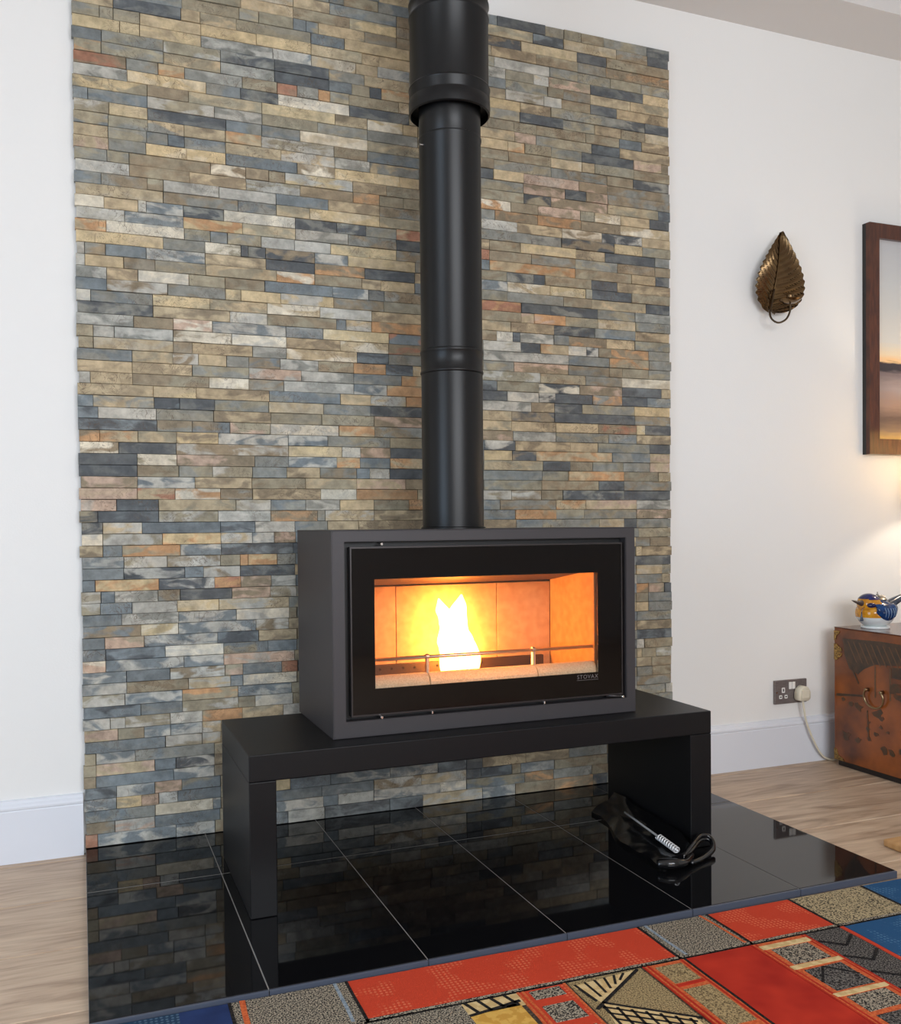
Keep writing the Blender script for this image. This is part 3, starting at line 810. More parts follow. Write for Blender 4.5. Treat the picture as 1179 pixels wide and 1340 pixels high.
obj('insulated_pipe', lathe(BM(), [(R - .004, 1.955), (R, 1.958), (R + .001, 1.97), (R + .001, 1.990), (R - .001, 1.993), (R - .001, 1.996), (R, 1.998), (R, 2.018), (R + .0015, 2.021), (R + .0005, 2.024), (R - .0025, 2.026),
                                   (R - .0025, 2.200), (R - .0005, 2.203), (R, 2.207), (R - .001, 2.211), (R - .0025, 2.214), (R - .0025, 2.235), (R, 2.238), (R, 2.243), (R - .0025, 2.246), (R - .0025, ZC - .002)], (FXc, FYc, 0), 64, cap=False), M_flue, flue, smooth=True, sharp=40)
obj('end_plate', lathe(BM(), [(r + .0005, 1.975), (r + .0005, 1.977), (R - .003, 1.977), (R - .003, 1.975)], (FXc, FYc, 0), 64, cap=False), M_flue, flue, smooth=True, sharp=40)
obj('screw', lathe(BM(), [(0.003, -0.004), (0.003, 0.004)], (FXc - r - .003, FYc - 0.012, 1.868), 10, 'x'), M_chrome, flue)

# ------------------------------------------------------------------ black pouch and stove tool at the right leg
M_plastic = mat('glossy_black_plastic', (13, 13, 15), 0.16, spec=0.6, bump=0.5, scale=26)
pouch = thing('pouch', (1.40, -0.5, 0.018), 'crumpled glossy black pouch leaning on the right leg of the bench', 'pouch')


def pouch_f(u, v):
    # u: back to front, v: left edge to the leg
    yb = -0.30 - 0.42 * u
    xl = 1.395 - 0.085 * u + 0.012 * math.sin(u * 9)
    xr = 1.476 - (0.03 * max(0, u - 0.8) * 5)
    x = xl + (xr - xl) * v
    z = 0.026 + 0.052 * v ** 1.6 * (1 - 0.55 * u) + 0.010 * math.sin(v * PI) + 0.005 * noise.noise(Vector((u * 9, v * 5, 1.3)))
    y = yb - 0.05 * (1 - v) * u + 0.01 * math.sin(v * 7)
    return x, y, z


bm = sheet(BM(), pouch_f, 30, 12)
bmesh.ops.recalc_face_normals(bm, faces=bm.faces)
ret = bmesh.ops.extrude_face_region(bm, geom=list(bm.faces))
for v in [g for g in ret['geom'] if isinstance(g, bmesh.types.BMVert)]:
    v.co.z = 0.0188 + (0.25 * max(0, v.co.z - 0.026) if v.co.x > 1.43 else 0.0)
obj('pouch_body', bm, M_plastic, pouch, smooth=True, sharp=50)
pts = spline([(1.318, -0.752, 0.034), (1.35, -0.772, 0.036), (1.385, -0.772, 0.034), (1.415, -0.752, 0.033), (1.438, -0.728, 0.032)], 5)
obj('rolled_cuff', tube(BM(), pts, [0.008 + 0.006 * math.sin(PI * min(1, (i + 3) / 14)) for i in range(len(pts))], 10), M_plastic, pouch, smooth=True)
for k, dz in ((0, 0.0), (1, 0.012)):
    pts = spline([(1.40, -0.745, 0.034 + dz * .3), (1.45, -0.715, 0.040 + dz), (1.50, -0.682, 0.047 + dz), (1.527, -0.686, 0.045 + dz * .6), (1.515, -0.715, 0.030 + dz * .4), (1.46, -0.745, 0.026), (1.41, -0.765, 0.027)], 5)
    obj('strap', tube(BM(), pts, 0.0062, 8), M_plastic, pouch, smooth=True)
M_bright = mat('bright_satin_steel', (232, 232, 232), 0.38, metal=0.55)
M_strap = mat('black_rubber_strap', (12, 12, 13), 0.35)
tool = thing('stove_tool', (1.39, -0.6, 0.055), 'slim silver stove tool with a coiled spring handle lying on the black pouch', 'tool')
ta, tb = Vector((1.414, -0.452, 0.066)), Vector((1.380, -0.752, 0.058))
pts = [ta + (tb - ta) * t for t in (0, 0.3, 0.66, 1.0)]
obj('rod', tube(BM(), pts, 0.0028, 8), M_bright, tool, smooth=True)
dv = (tb - ta).normalized()
n1 = dv.cross(Vector((0, 0, 1))).normalized(); n2 = dv.cross(n1)
pts = []
for i in range(9 * 10 + 1):
    t = 0.66 + 0.34 * i / 90
    a = 2 * PI * i / 10
    pts.append(ta + (tb - ta) * t + (n1 * math.cos(a) + n2 * math.sin(a)) * 0.0075)
obj('spring_handle', tube(BM(), pts, 0.0018, 6), M_bright, tool, smooth=True)

# ------------------------------------------------------------------ patchwork rug


def weave_mat(name, a, b, scale, lo=0.47, hi=0.53, aniso=(1, 1, 1), rough=0.95):
    m = mat(name, a, rough, rgb2=b, scale=scale, stretch=aniso, lo=lo, hi=hi, detail=2, bump=0.6, bump_scale=scale * 1.3)
    m.node_tree.nodes['Principled BSDF'].inputs['Specular IOR Level'].default_value = 0.15
    return m


def dotted(name, ground, dot, pitch=0.009, size=0.30):
    """ground colour with a regular lattice of small woven dots"""
    m, nt, b = base_mat(name, ground, 0.95, spec=0.15)
    N, L = nt.nodes, nt.links
    tc = N.new('ShaderNodeTexCoord')
    vo = N.new('ShaderNodeTexVoronoi'); vo.voronoi_dimensions = '2D'; vo.inputs['Scale'].default_value = 1 / pitch; vo.inputs['Randomness'].default_value = 0.15
    L.new(tc.outputs['Object'], vo.inputs['Vector'])
    lt = N.new('ShaderNodeMath'); lt.operation = 'LESS_THAN'; lt.inputs[1].default_value = size
    L.new(vo.outputs['Distance'], lt.inputs[0])
    nz = N.new('ShaderNodeTexNoise'); nz.inputs['Scale'].default_value = 14
    L.new(tc.outputs['Object'], nz.inputs['Vector'])
    rp = N.new('ShaderNodeValToRGB'); rp.color_ramp.elements[0].position, rp.color_ramp.elements[1].position = 0.5, 0.56
    L.new(nz.outputs['Fac'], rp.inputs['Fac'])
    mu = N.new('ShaderNodeMath'); mu.operation = 'MULTIPLY'
    L.new(lt.outputs[0], mu.inputs[0]); L.new(rp.outputs['Color'], mu.inputs[1])
    mx = N.new('ShaderNodeMix'); mx.data_type = 'RGBA'
    mx.inputs[6].default_value = (*lin(ground), 1); mx.inputs[7].default_value = (*lin(dot), 1)
    L.new(mu.outputs[0], mx.inputs[0]); L.new(mx.outputs[2], b.inputs['Base Color'])
    n2 = N.new('ShaderNodeTexNoise'); n2.inputs['Scale'].default_value = 420
    L.new(tc.outputs['Object'], n2.inputs['Vector'])
    bp = N.new('ShaderNodeBump'); bp.inputs['Strength'].default_value = 0.6; bp.inputs['Distance'].default_value = 0.002
    L.new(n2.outputs['Fac'], bp.inputs['Height']); L.new(bp.outputs['Normal'], b.inputs['Normal'])
    return m


R_red = dotted('rug_red_wool', (196, 66, 42), (214, 106, 74))
R_deep = weave_mat('rug_deep_red_wool', (186, 52, 34), (158, 36, 26), 12, 0.35, 0.7)
R_blue = dotted('rug_blue_wool', (40, 82, 122), (76, 114, 146))
R_teal = dotted('rug_teal_blue_wool', (36, 60, 84), (78, 100, 120))
R_royal = weave_mat('rug_royal_blue_wool', (42, 60, 104), (34, 48, 86), 16, 0.35, 0.7)
R_spk = weave_mat('rug_black_cream_fleck', (38, 36, 36), (168, 156, 136), 330, 0.45, 0.55)
R_tan = weave_mat('rug_tan_fleck', (46, 42, 38), (180, 162, 126), 300, 0.42, 0.5)
R_dark = weave_mat('rug_dark_fleck', (34, 32, 32), (116, 110, 104), 330, 0.46, 0.56)
R_kha = weave_mat('rug_khaki_fleck', (96, 80, 56), (172, 150, 108), 330, 0.4, 0.55)
R_cream = weave_mat('rug_cream_wool', (214, 188, 138), (198, 168, 116), 60)
R_gold = weave_mat('rug_gold_wool', (212, 168, 84), (196, 148, 66), 60)
R_or = weave_mat('rug_orange_line', (206, 104, 60), (188, 86, 48), 160)
R_pale = weave_mat('rug_pale_line', (150, 160, 166), (120, 134, 146), 200)
R_blk = weave_mat('rug_black_yarn', (26, 24, 24), (44, 40, 38), 200)
R_base = weave_mat('rug_backing', (60, 52, 46), (90, 76, 62), 200)

RA = math.radians(-0.75)
rug = thing('patchwork_rug', (0.03, -0.9885, 0.0), 'patchwork wool rug in red, blue and flecked squares in front of the hearth', 'rug')
rug.rotation_euler = (0, 0, RA)
RZ = 0.011


def rugpoly(name, poly, m, h=0.0012, base=RZ, group=None):
    """a patch of pile; poly is in rug coordinates (x along the hearth, y towards the room, positive)"""
    bm = BM()
    # subdivide long outlines so that edges wander slightly like woven work
    P = []
    for i, (x, y) in enumerate(poly):
        x2, y2 = poly[(i + 1) % len(poly)]
        n = max(1, int(math.hypot(x2 - x, y2 - y) / 0.04))
        for k in range(n):
            t = k / n
            px, py = x + (x2 - x) * t, y + (y2 - y) * t
            P.append((px + 0.0016 * noise.noise(Vector((px * 30, py * 30, 0))), py + 0.0016 * noise.noise(Vector((px * 30, py * 30, 9)))))
    A = [bm.verts.new((x, -y, base - 0.001)) for x, y in P]
    B = [bm.verts.new((x, -y, base + h)) for x, y in P]
    bm.faces.new(B)
    for i in range(len(P)):
        j = (i + 1) % len(P)
        bm.faces.new((A[i], A[j], B[j], B[i]))
    bmesh.ops.recalc_face_normals(bm, faces=bm.faces)
    me = bpy.data.meshes.new(name)
    bm.to_mesh(me); bm.free()
    me.materials.append(m)
    o = bpy.data.objects.new(name, me)
    COL.objects.link(o)
    o.parent = rug
    return o


def R4(x0, x1, y0, y1):
    return [(x0, y0), (x1, y0), (x1, y1), (x0, y1)]


def line(x0, y0, x1, y1, w, m, h=0.0022, name='yarn_line'):
    d = Vector((x1 - x0, y1 - y0)).normalized() * (w / 2)
    n = Vector((-d.y, d.x))
    return rugpoly(name, [(x0 + n.x, y0 + n.y), (x1 + n.x, y1 + n.y), (x1 - n.x, y1 - n.y), (x0 - n.x, y0 - n.y)], m, h)


RW, RL = 1.93, 1.55
bm = box(BM(), 0.0, RW, -RL, 0.0, 0.0004, RZ, 0.002)
me = bpy.data.meshes.new('rug_backing'); bm.to_mesh(me); bm.free(); me.materials.append(R_base)
o = bpy.data.objects.new('rug_backing', me); COL.objects.link(o); o.parent = rug
# columns of the patchwork, from photo left to right
cx = [0.004, 0.209, 0.427, 1.070, 1.245, 1.470, 1.682, RW - 0.004]
y1 = 0.150
rugpoly('patch', R4(cx[0], 0.12, 0.003, y1), R_teal); rugpoly('patch', R4(0.12, cx[1], 0.003, y1), R_royal)
rugpoly('patch', R4(cx[1], cx[2], 0.003, y1), R_spk)
line(0.232, 0.003, 0.228, y1, 0.010, R_or); line(0.405, 0.003, 0.404, y1, 0.006, R_pale)
rugpoly('patch', R4(cx[2], cx[3], 0.003, y1), R_red)
rugpoly('patch', R4(cx[3], cx[4], 0.003, y1), R_spk)
line(1.088, 0.003, 1.091, y1, 0.006, R_pale); line(1.228, 0.003, 1.236, y1, 0.005, R_or)
rugpoly('patch', R4(cx[4], cx[5], 0.003, y1), R_red)
rugpoly('patch', R4(cx[5], cx[6], 0.003, y1), R_tan)
rugpoly('patch', R4(cx[6], cx[7], 0.003, y1), R_blue)
# heavy black yarn bands between the rows and columns
line(0.0, y1 + 0.006, RW, y1 + 0.006, 0.012, R_spk); line(0.42, y1 + 0.011, RW, y1 + 0.011, 0.004, R_blk)
for x in cx[1:-1]:
    line(x, 0.003, x, y1 + 0.01, 0.006, R_blk)
# second row
y2, y3 = 0.163, 0.56
rugpoly('patch', R4(0.004, 0.205, y2, y3), R_deep); rugpoly('patch', R4(0.21, 0.42, y2, y3), R_tan); rugpoly('patch', R4(0.425, 0.60, y2, y3), R_spk)
rugpoly('patch', R4(0.60, 0.712, y2, 0.205), R_cream)
rugpoly('patch', [(0.60, 0.205), (0.70, 0.185), (0.70, y3), (0.60, y3)], R_gold)
for k in range(4):
    line(0.606 + 0.026 * k, y2, 0.618 + 0.026 * k, 0.203, 0.006, R_blk)
line(0.60, 0.207, 0.705, 0.19, 0.007, R_blk)
rugpoly('patch', R4(0.715, 0.81, y2, y3), R_red)
for x in (0.712, 0.722, 0.808):
    line(x, y2, x - 0.004, y3, 0.005, R_or)
for a, b in ((0.170, 0.20), (0.226, 0.283), (0.312, 0.372)):
    rugpoly('patch', R4(0.732, 0.794, a, b), R_spk, 0.0024)
rugpoly('patch', R4(0.815, 0.975, y2, y3), R_kha)
rugpoly('patch', [(0.818, 0.180), (0.965, 0.168), (0.838, 0.252)], R_cream, 0.0024)
rugpoly('patch', [(0.838, 0.255), (0.965, 0.36), (0.965, 0.41), (0.818, 0.41), (0.825, 0.32)], R_cream, 0.0024)
for k in range(6):
    t = k / 6
    line(0.822 + 0.022 * k, 0.178 - 0.008 * t, 0.832 + 0.016 * k, 0.245 - 0.062 * t, 0.005, R_blk, 0.0030)
for k in range(7):
    line(0.832, 0.268 + 0.022 * k, 0.96, 0.372 + 0.022 * k, 0.005, R_blk, 0.0030)
    line(0.835 + 0.02 * k, 0.262 + 0.016 * k, 0.828 + 0.02 * k, 0.40, 0.005, R_blk, 0.0030)
line(0.965, 0.168, 0.82, 0.27, 0.006, R_blk, 0.0031); line(0.838, 0.254, 0.975, 0.365, 0.006, R_blk, 0.0031)
rugpoly('patch', R4(0.98, 1.075, y2, y3), R_or)
for a, b in ((0.176, 0.242), (0.268, 0.402), (0.43, 0.52)):
    rugpoly('patch', R4(1.002, 1.060, a, b), R_kha, 0.0024)
for x in (0.982, 0.992, 1.068):
    line(x, y2, x, y3, 0.004, R_deep)
line(1.000, 0.252, 1.062, 0.250, 0.008, R_deep, 0.003)
rugpoly('patch', R4(1.080, 1.236, y2, y3), R_deep)
line(1.077, y2, 1.077, y3, 0.005, R_blk)
rugpoly('patch', R4(1.240, 1.375, y2, y3), R_or)
rugpoly('patch', R4(1.375, 1.468, y2, y3), R_dark)
for a, b in ((0.176, 0.192), (0.268, 0.282), (0.382, 0.395)):
    rugpoly('patch', R4(1.246, 1.368, a, b), R_cream, 0.0024)
for a, b, m in ((0.196, 0.264, R_spk), (0.290, 0.376, R_dark), (0.40, 0.455, R_spk), (0.47, 0.53, R_dark)):
    rugpoly('patch', R4(1.262, 1.352, a, b), m, 0.0024)
line(1.262, 0.34, 1.305, 0.292, 0.005, R_blk, 0.003); line(1.305, 0.292, 1.352, 0.34, 0.005, R_blk, 0.003)
for x in (1.239, 1.248, 1.366, 1.374):
    line(x, y2, x, y3, 0.004, R_deep, 0.0018)
for k in range(5):
    line(1.378, 0.20 + 0.07 * k, 1.42, 0.235 + 0.07 * k, 0.006, R_blk, 0.0026); line(1.42, 0.235 + 0.07 * k, 1.465, 0.20 + 0.07 * k, 0.006, R_blk, 0.0026)
line(1.474, y2, 1.474, y3, 0.010, R_red)
rugpoly('patch', R4(1.482, 1.682, y2, 0.37), R_blue); rugpoly('patch', R4(1.482, 1.682, 0.375, y3), R_tan)
rugpoly('patch', R4(1.686, RW - 0.004, y2, y3), R_deep)
line(1.684, y2, 1.684, y3, 0.006, R_blk)
# the rest of the rug, towards the room
mats = [R_red, R_spk, R_deep, R_tan, R_blue, R_kha, R_red, R_dark]
rr = random.Random(3)
yy = y3 + 0.012
while yy < RL - 0.02:
    h = min(0.30, RL - 0.006 - yy)
    for a, b in zip(cx, cx[1:]):
        rugpoly('patch', R4(a + 0.003, b - 0.003, yy, yy + h - 0.01), rr.choice(mats))
    yy += h

# ------------------------------------------------------------------ leaf candle sconce
M_brass = mat('aged_brass', (122, 98, 68), 0.26, metal=1.0, rgb2=(82, 66, 50), scale=14, lo=0.3, hi=0.75)
M_brass_dark = mat('dark_bronze', (84, 70, 54), 0.35, metal=1.0)
sconce = thing('leaf_sconce', (2.30, 0.0, 1.60), 'brass leaf shaped candle sconce hung on the white wall', 'sconce')
base, tip = Vector((2.283, 0, 1.632)), Vector((2.329, 0, 1.908))
ax = (tip - base)
ux = Vector((ax.z, 0, -ax.x)).normalized()


def leaf_f(u, v):
    # u across (0 left edge .. 1 right edge), v from base to tip
    s = 2 * u - 1
    w = max(0.0, math.sin(PI * (0.003 + 0.997 * v) ** 0.62)) ** 0.95
    half = (0.084 if s < 0 else 0.112) * w
    nr = 13
    ph = 2 * PI * nr * (v - 0.16 * abs(s) - 0.10 * abs(s) ** 2)
    half *= 1 + 0.028 * (abs(math.cos(ph / 2)) - 0.6) * min(1, 4 * (1 - v))
    droop = -0.014 * abs(s) ** 1.5 * (1 - v)
    p = base + ax * v + ux * (half * s)
    y = -0.030 - 0.020 * abs(s) ** 1.3 * (1 if s > 0 else 0.3) + 0.0050 * math.cos(ph) * min(1, abs(s) * 2.2) * w + 0.012 * (1 - abs(s)) * 0
    y -= 0.016 * math.sin(PI * v)
    return (p.x, y, p.z + droop)


bm = sheet(BM(), leaf_f, 28, 120)
bmesh.ops.remove_doubles(bm, verts=bm.verts, dist=1e-5)
bmesh.ops.recalc_face_normals(bm, faces=bm.faces)
ret = bmesh.ops.extrude_face_region(bm, geom=list(bm.faces))
for v in [g for g in ret['geom'] if isinstance(g, bmesh.types.BMVert)]:
    v.co.y += 0.0016
obj('leaf', bm, M_brass, sconce, smooth=True, sharp=60)
vein = [Vector(leaf_f(0.5, t / 12)) + Vector((0, -0.002, 0)) for t in range(13)]
obj('midrib', tube(BM(), vein, [0.003 * (1 - t / 14) + 0.0006 for t in range(13)], 8), M_brass, sconce, smooth=True)
hook = spline([(2.290, -0.048, 1.70), (2.276, -0.052, 1.650), (2.262, -0.058, 1.614), (2.261, -0.070, 1.588), (2.276, -0.085, 1.574), (2.299, -0.096, 1.585), (2.313, -0.100, 1.612), (2.314, -0.100, 1.642)], 6)
obj('arm', tube(BM(), hook, 0.0034, 8), M_brass_dark, sconce, smooth=True)
obj('arm_scroll', tube(BM(), spline([(2.268, -0.056, 1.630), (2.271, -0.060, 1.616), (2.280, -0.062, 1.611)], 5), [0.0028] * 10 + [0.005], 8), M_brass_dark, sconce, smooth=True)
CC = (2.314, -0.100, -0.010)
obj('drip_pan', lathe(BM(), [(0.004, 1.650), (0.020, 1.652), (0.036, 1.662), (0.037, 1.664), (0.019, 1.656), (0.004, 1.655)], CC, 28), M_brass, sconce, smooth=True, sharp=50)
obj('candle_cup', lathe(BM(), [(0.006, 1.655), (0.011, 1.660), (0.0135, 1.668), (0.0115, 1.676), (0.0135, 1.680), (0.0105, 1.680), (0.009, 1.668)], CC, 24), M_brass, sconce, smooth=True, sharp=50)
obj('wall_hook', lathe(BM(), [(0.005, -0.031), (0.005, -0.0005)], (2.305, 0, 1.80), 10, 'y'), M_brass_dark, sconce)

# ------------------------------------------------------------------ framed picture
M_frame = mat('dark_mahogany', (88, 46, 28), 0.2, rgb2=(66, 34, 22), scale=18, stretch=(6, 1, 1))
M_fside = mat('black_frame_edge', (30, 27, 25), 0.4)
picture = thing('framed_picture', (3.17, 0.0, 1.129), 'large framed seascape picture with a dark mahogany frame at right', 'picture')
PX0, PX1, PZ0, PZ1, PF = 2.742, 3.60, 1.129, 1.990, -0.036
b_ = 0.048
obj('frame_rail', prism(BM(), [(PX0, PZ0), (PX0 + b_, PZ0 + b_ * 1.2), (PX0 + b_, PZ1 - b_ * 1.15), (PX0, PZ1)], 1, PF, -0.018), M_frame, picture)
obj('frame_rail', prism(BM(), [(PX1, PZ0), (PX1, PZ1), (PX1 - b_, PZ1 - b_ * 1.15), (PX1 - b_, PZ0 + b_ * 1.2)], 1, PF, -0.018), M_frame, picture)
obj('frame_rail', prism(BM(), [(PX0, PZ1), (PX0 + b_, PZ1 - b_ * 1.15), (PX1 - b_, PZ1 - b_ * 1.15), (PX1, PZ1)], 1, PF, -0.018), M_frame, picture)
obj('frame_rail', prism(BM(), [(PX0, PZ0), (PX1, PZ0), (PX1 - b_, PZ0 + b_ * 1.2), (PX0 + b_, PZ0 + b_ * 1.2)], 1, PF, -0.018), M_frame, picture)
obj('frame_back', ring_frame(BM(), (PX0, PX0 + .02, PX1 - .02, PX1), (PZ0, PZ0 + .02, PZ1 - .02, PZ1), -0.018, -0.0005), M_fside, picture)
m, nt, b = base_mat('seascape_print', (200, 196, 190), 0.18)
N, L = nt.nodes, nt.links
geo = N.new('ShaderNodeTexCoord'); sx = N.new('ShaderNodeSeparateXYZ')
L.new(geo.outputs['Object'], sx.inputs[0])
mr = N.new('ShaderNodeMapRange'); mr.inputs[1].default_value = 0.058; mr.inputs[2].default_value = 0.806
L.new(sx.outputs['Z'], mr.inputs[0])
nz = N.new('ShaderNodeTexNoise'); nz.inputs['Scale'].default_value = 9; nz.inputs['Detail'].default_value = 4
mp = N.new('ShaderNodeMapping'); mp.inputs['Scale'].default_value = (1.2, 1, 9)
L.new(geo.outputs['Object'], mp.inputs[0]); L.new(mp.outputs[0], nz.inputs['Vector'])
ma = N.new('ShaderNodeMath'); ma.operation = 'MULTIPLY_ADD'; ma.inputs[1].default_value = 0.05
L.new(nz.outputs['Fac'], ma.inputs[0]); L.new(mr.outputs[0], ma.inputs[2])
rp = N.new('ShaderNodeValToRGB')
L.new(ma.outputs[0], rp.inputs['Fac'])
e = rp.color_ramp.elements
stops = [(0.03, (196, 158, 92)), (0.07, (140, 116, 92)), (0.13, (112, 92, 80)), (0.20, (170, 140, 122)), (0.28, (158, 142, 138)), (0.36, (112, 98, 98)), (0.375, (52, 46, 50)),  # golden bottom stop is a reflection painted into the print
         (0.41, (58, 50, 54)), (0.42, (232, 190, 138)), (0.455, (228, 208, 176)), (0.52, (212, 208, 200)), (0.8, (200, 201, 200)), (1.0, (188, 189, 192))]
e[0].position, e[0].color = stops[0][0], (*lin(stops[0][1]), 1)
e[1].position, e[1].color = stops[-1][0], (*lin(stops[-1][1]), 1)
for p, c in stops[1:-1]:
    x = e.new(p); x.color = (*lin(c), 1)
L.new(rp.outputs['Color'], b.inputs['Base Color'])
obox('print', m, picture, PX0 + 0.02, PX1 - 0.02, -0.0200, -0.0182, PZ0 + 0.021, PZ1 - 0.021)

# ------------------------------------------------------------------ wall socket, plug and flex
M_steel = mat('brushed_pewter', (134, 126, 124), 0.42, metal=0.35, rgb2=(114, 106, 104), scale=60, stretch=(1, 1, 14))
M_white = mat('white_plastic', (232, 230, 226), 0.35)
M_cream = mat('cream_plastic', (226, 218, 196), 0.4)
sock = thing('wall_socket', (2.392, 0.0, 0.22), 'brushed pewter double wall socket above the baseboard, its left outlet empty', 'socket')
obox('face_plate', M_steel, sock, 2.319, 2.465, -0.010, -0.0005, 0.220, 0.306, 0.0022, 2)


def outlet(ox):
    obox('pin_slot', M_white, sock, ox - 0.007, ox + 0.007, -0.0112, -0.0095, 0.2605, 0.2795, 0.0018)
    obox('pin_slot', M_white, sock, ox - 0.0185, ox - 0.0055, -0.0112, -0.0095, 0.2395, 0.2525, 0.0018)
    obox('pin_slot', M_white, sock, ox + 0.0055, ox + 0.0185, -0.0112, -0.0095, 0.2395, 0.2525, 0.0018)
    for dx, z, w, h in ((0, 0.270, 0.0022, 0.005), (-0.012, 0.246, 0.0034, 0.002), (0.012, 0.246, 0.0034, 0.002)):
        obox('slot_hole', M_hole, sock, ox + dx - w, ox + dx + w, -0.0116, -0.0111, z - h, z + h)


outlet(2.357); outlet(2.427)
for a in (2.382, 2.397):
    obox('rocker_switch', M_white, sock, a - 0.0005, a + 0.0135, -0.0128, -0.0095, 0.272, 0.298, 0.0015)
for x in (2.328, 2.456):
    obj('screw', lathe(BM(), [(0.003, -0.0112), (0.003, -0.0095)], (x, 0, 0.263), 10, 'y'), M_chrome, sock)
plug = thing('plug', (2.43, -0.012, 0.23), 'cream plug with flex in the right outlet of the wall socket', 'plug')
prof = [(2.402, 0.236), (2.412, 0.230), (2.446, 0.230), (2.456, 0.238), (2.456, 0.262), (2.446, 0.279), (2.434, 0.284), (2.422, 0.284), (2.408, 0.274), (2.402, 0.258)]
obj('plug_body', prism(BM(), prof, 1, -0.042, -0.0120, 0.003), M_cream, plug, smooth=True, sharp=45)
obox('plug_cap', M_cream, plug, 2.411, 2.447, -0.046, -0.041, 0.240, 0.272, 0.003, 2)
flex = spline([(2.428, -0.030, 0.232), (2.431, -0.032, 0.205), (2.438, -0.034, 0.16), (2.455, -0.036, 0.115), (2.476, -0.036, 0.075), (2.503, -0.034, 0.035), (2.535, -0.034, 0.010), (2.58, -0.045, 0.0042), (2.75, -0.05, 0.0042)], 6)
obj('flex', tube(BM(), flex, 0.0036, 8), M_cream, plug, smooth=True)

# ------------------------------------------------------------------ lacquered chest
M_lac = mat('red_brown_lacquer', (156, 84, 36), 0.25, rgb2=(86, 48, 28), scale=7, lo=0.36, hi=0.68)
M_lactop = mat('lacquer_top', (96, 52, 38), 0.14, rgb2=(80, 44, 34), scale=9)
M_goldm = mat('antique_gold_mount', (176, 140, 80), 0.35, metal=0.8, rgb2=(96, 74, 42), scale=160, lo=0.42, hi=0.58, bump=0.5)
M_pdark = mat('dark_painted_roof', (56, 42, 30), 0.35, rgb2=(78, 54, 34), scale=40)
M_pgreen = mat('painted_foliage', (64, 50, 28), 0.35, rgb2=(92, 54, 28), scale=70)
M_pline = mat('painted_line', (98, 68, 42), 0.35)
M_plinth = mat('dark_plinth', (30, 22, 18), 0.5)
CX, CY0, CY1, CZ = 2.520, -0.640, -0.087, 0.500
chest = thing('lacquer_chest', (2.98, -0.36, 0.0), 'red brown lacquer chest painted with dark pagoda roofs, against the right wall', 'chest')
obox('plinth', M_plinth, chest, CX + 0.015, 3.43, CY0 + 0.012, CY1 - 0.005, 0.0005, 0.022)
obox('chest_body', M_lac, chest, CX, 3.45, CY0, CY1, 0.022, CZ - 0.003, 0.002)
obox('chest_lid', M_lactop, chest, CX - 0.0005, 3.4505, CY0 - 0.0005, CY1, CZ - 0.0029, CZ, 0.0006)
# painted scene on the end panel: roof with tile courses, house front, foliage
FXp = CX - 0.0004


_coat = [0]


def paint(name, poly, m, t=0.0005):
    _coat[0] += 1
    t += 0.00002 * _coat[0]
    obj(name, prism(BM(), poly, 0, CX - t, CX + 0.0001), m, chest)


roof_o = [(-0.128, 0.462), (-0.30, 0.470), (-0.45, 0.466), (-0.45, 0.405), (-0.33, 0.392), (-0.275, 0.388), (-0.225, 0.366), (-0.198, 0.344), (-0.160, 0.358), (-0.138, 0.40)]
paint('painted_roof', roof_o, M_pdark)
for k in range(9):
    y0 = -0.150 - 0.026 * k
    paint('roof_tile_line', [(y0, 0.455), (y0 - 0.005, 0.455), (y0 - 0.045, 0.385), (y0 - 0.040, 0.385)], M_pline, 0.0008)
paint('painted_wall', [(-0.345, 0.388), (-0.45, 0.395), (-0.45, 0.352), (-0.345, 0.352)], M_pdark)
paint('painted_post', [(-0.272, 0.384), (-0.278, 0.384), (-0.278, 0.275), (-0.272, 0.275)], M_pline)
paint('painted_post', [(-0.336, 0.384), (-0.342, 0.384), (-0.342, 0.275), (-0.336, 0.275)], M_pline)
paint('painted_path', [(-0.097, 0.262), (-0.22, 0.276), (-0.225, 0.270), (-0.097, 0.252)], M_pdark)
paint('painted_eave', [(-0.14, 0.40), (-0.146, 0.405), (-0.204, 0.315), (-0.20, 0.31)], M_pdark)
rl = random.Random(5)
spots = [(-0.36, 0.315, .035), (-0.375, 0.29, .03), (-0.20, 0.228, .030), (-0.285, 0.222, .030), (-0.30, 0.205, .018), (-0.245, 0.185, .014), (-0.242, 0.16, .016), (-0.250, 0.13, .016),
         (-0.28, 0.150, .014), (-0.30, 0.178, .011), (-0.315, 0.105, .030), (-0.345, 0.10, .022), (-0.145, 0.12, .030), (-0.20, 0.115, .020), (-0.33, 0.165, .011), (-0.17, 0.235, .016), (-0.13, 0.245, .013), (-0.39, 0.11, .025), (-0.42, 0.30, .03)]
for y0, z0, rr0 in spots:
    n = 9
    poly = []
    for i in range(n):
        a = 2 * PI * i / n
        q = 0.8 * rr0 * rl.uniform(0.4, 1.15)
        poly.append((y0 + q * math.cos(a), z0 + 0.75 * q * math.sin(a)))
    paint('painted_foliage', poly, M_pgreen)
paint('painted_trunk', [(-0.238, 0.225), (-0.243, 0.225), (-0.250, 0.12), (-0.244, 0.12)], M_pgreen, 0.0007)


def mount(name, pts):
    bm = prism(BM(), pts, 0, CX - 0.0022, CX - 0.0002)
    return obj(name, bm, M_goldm, chest)


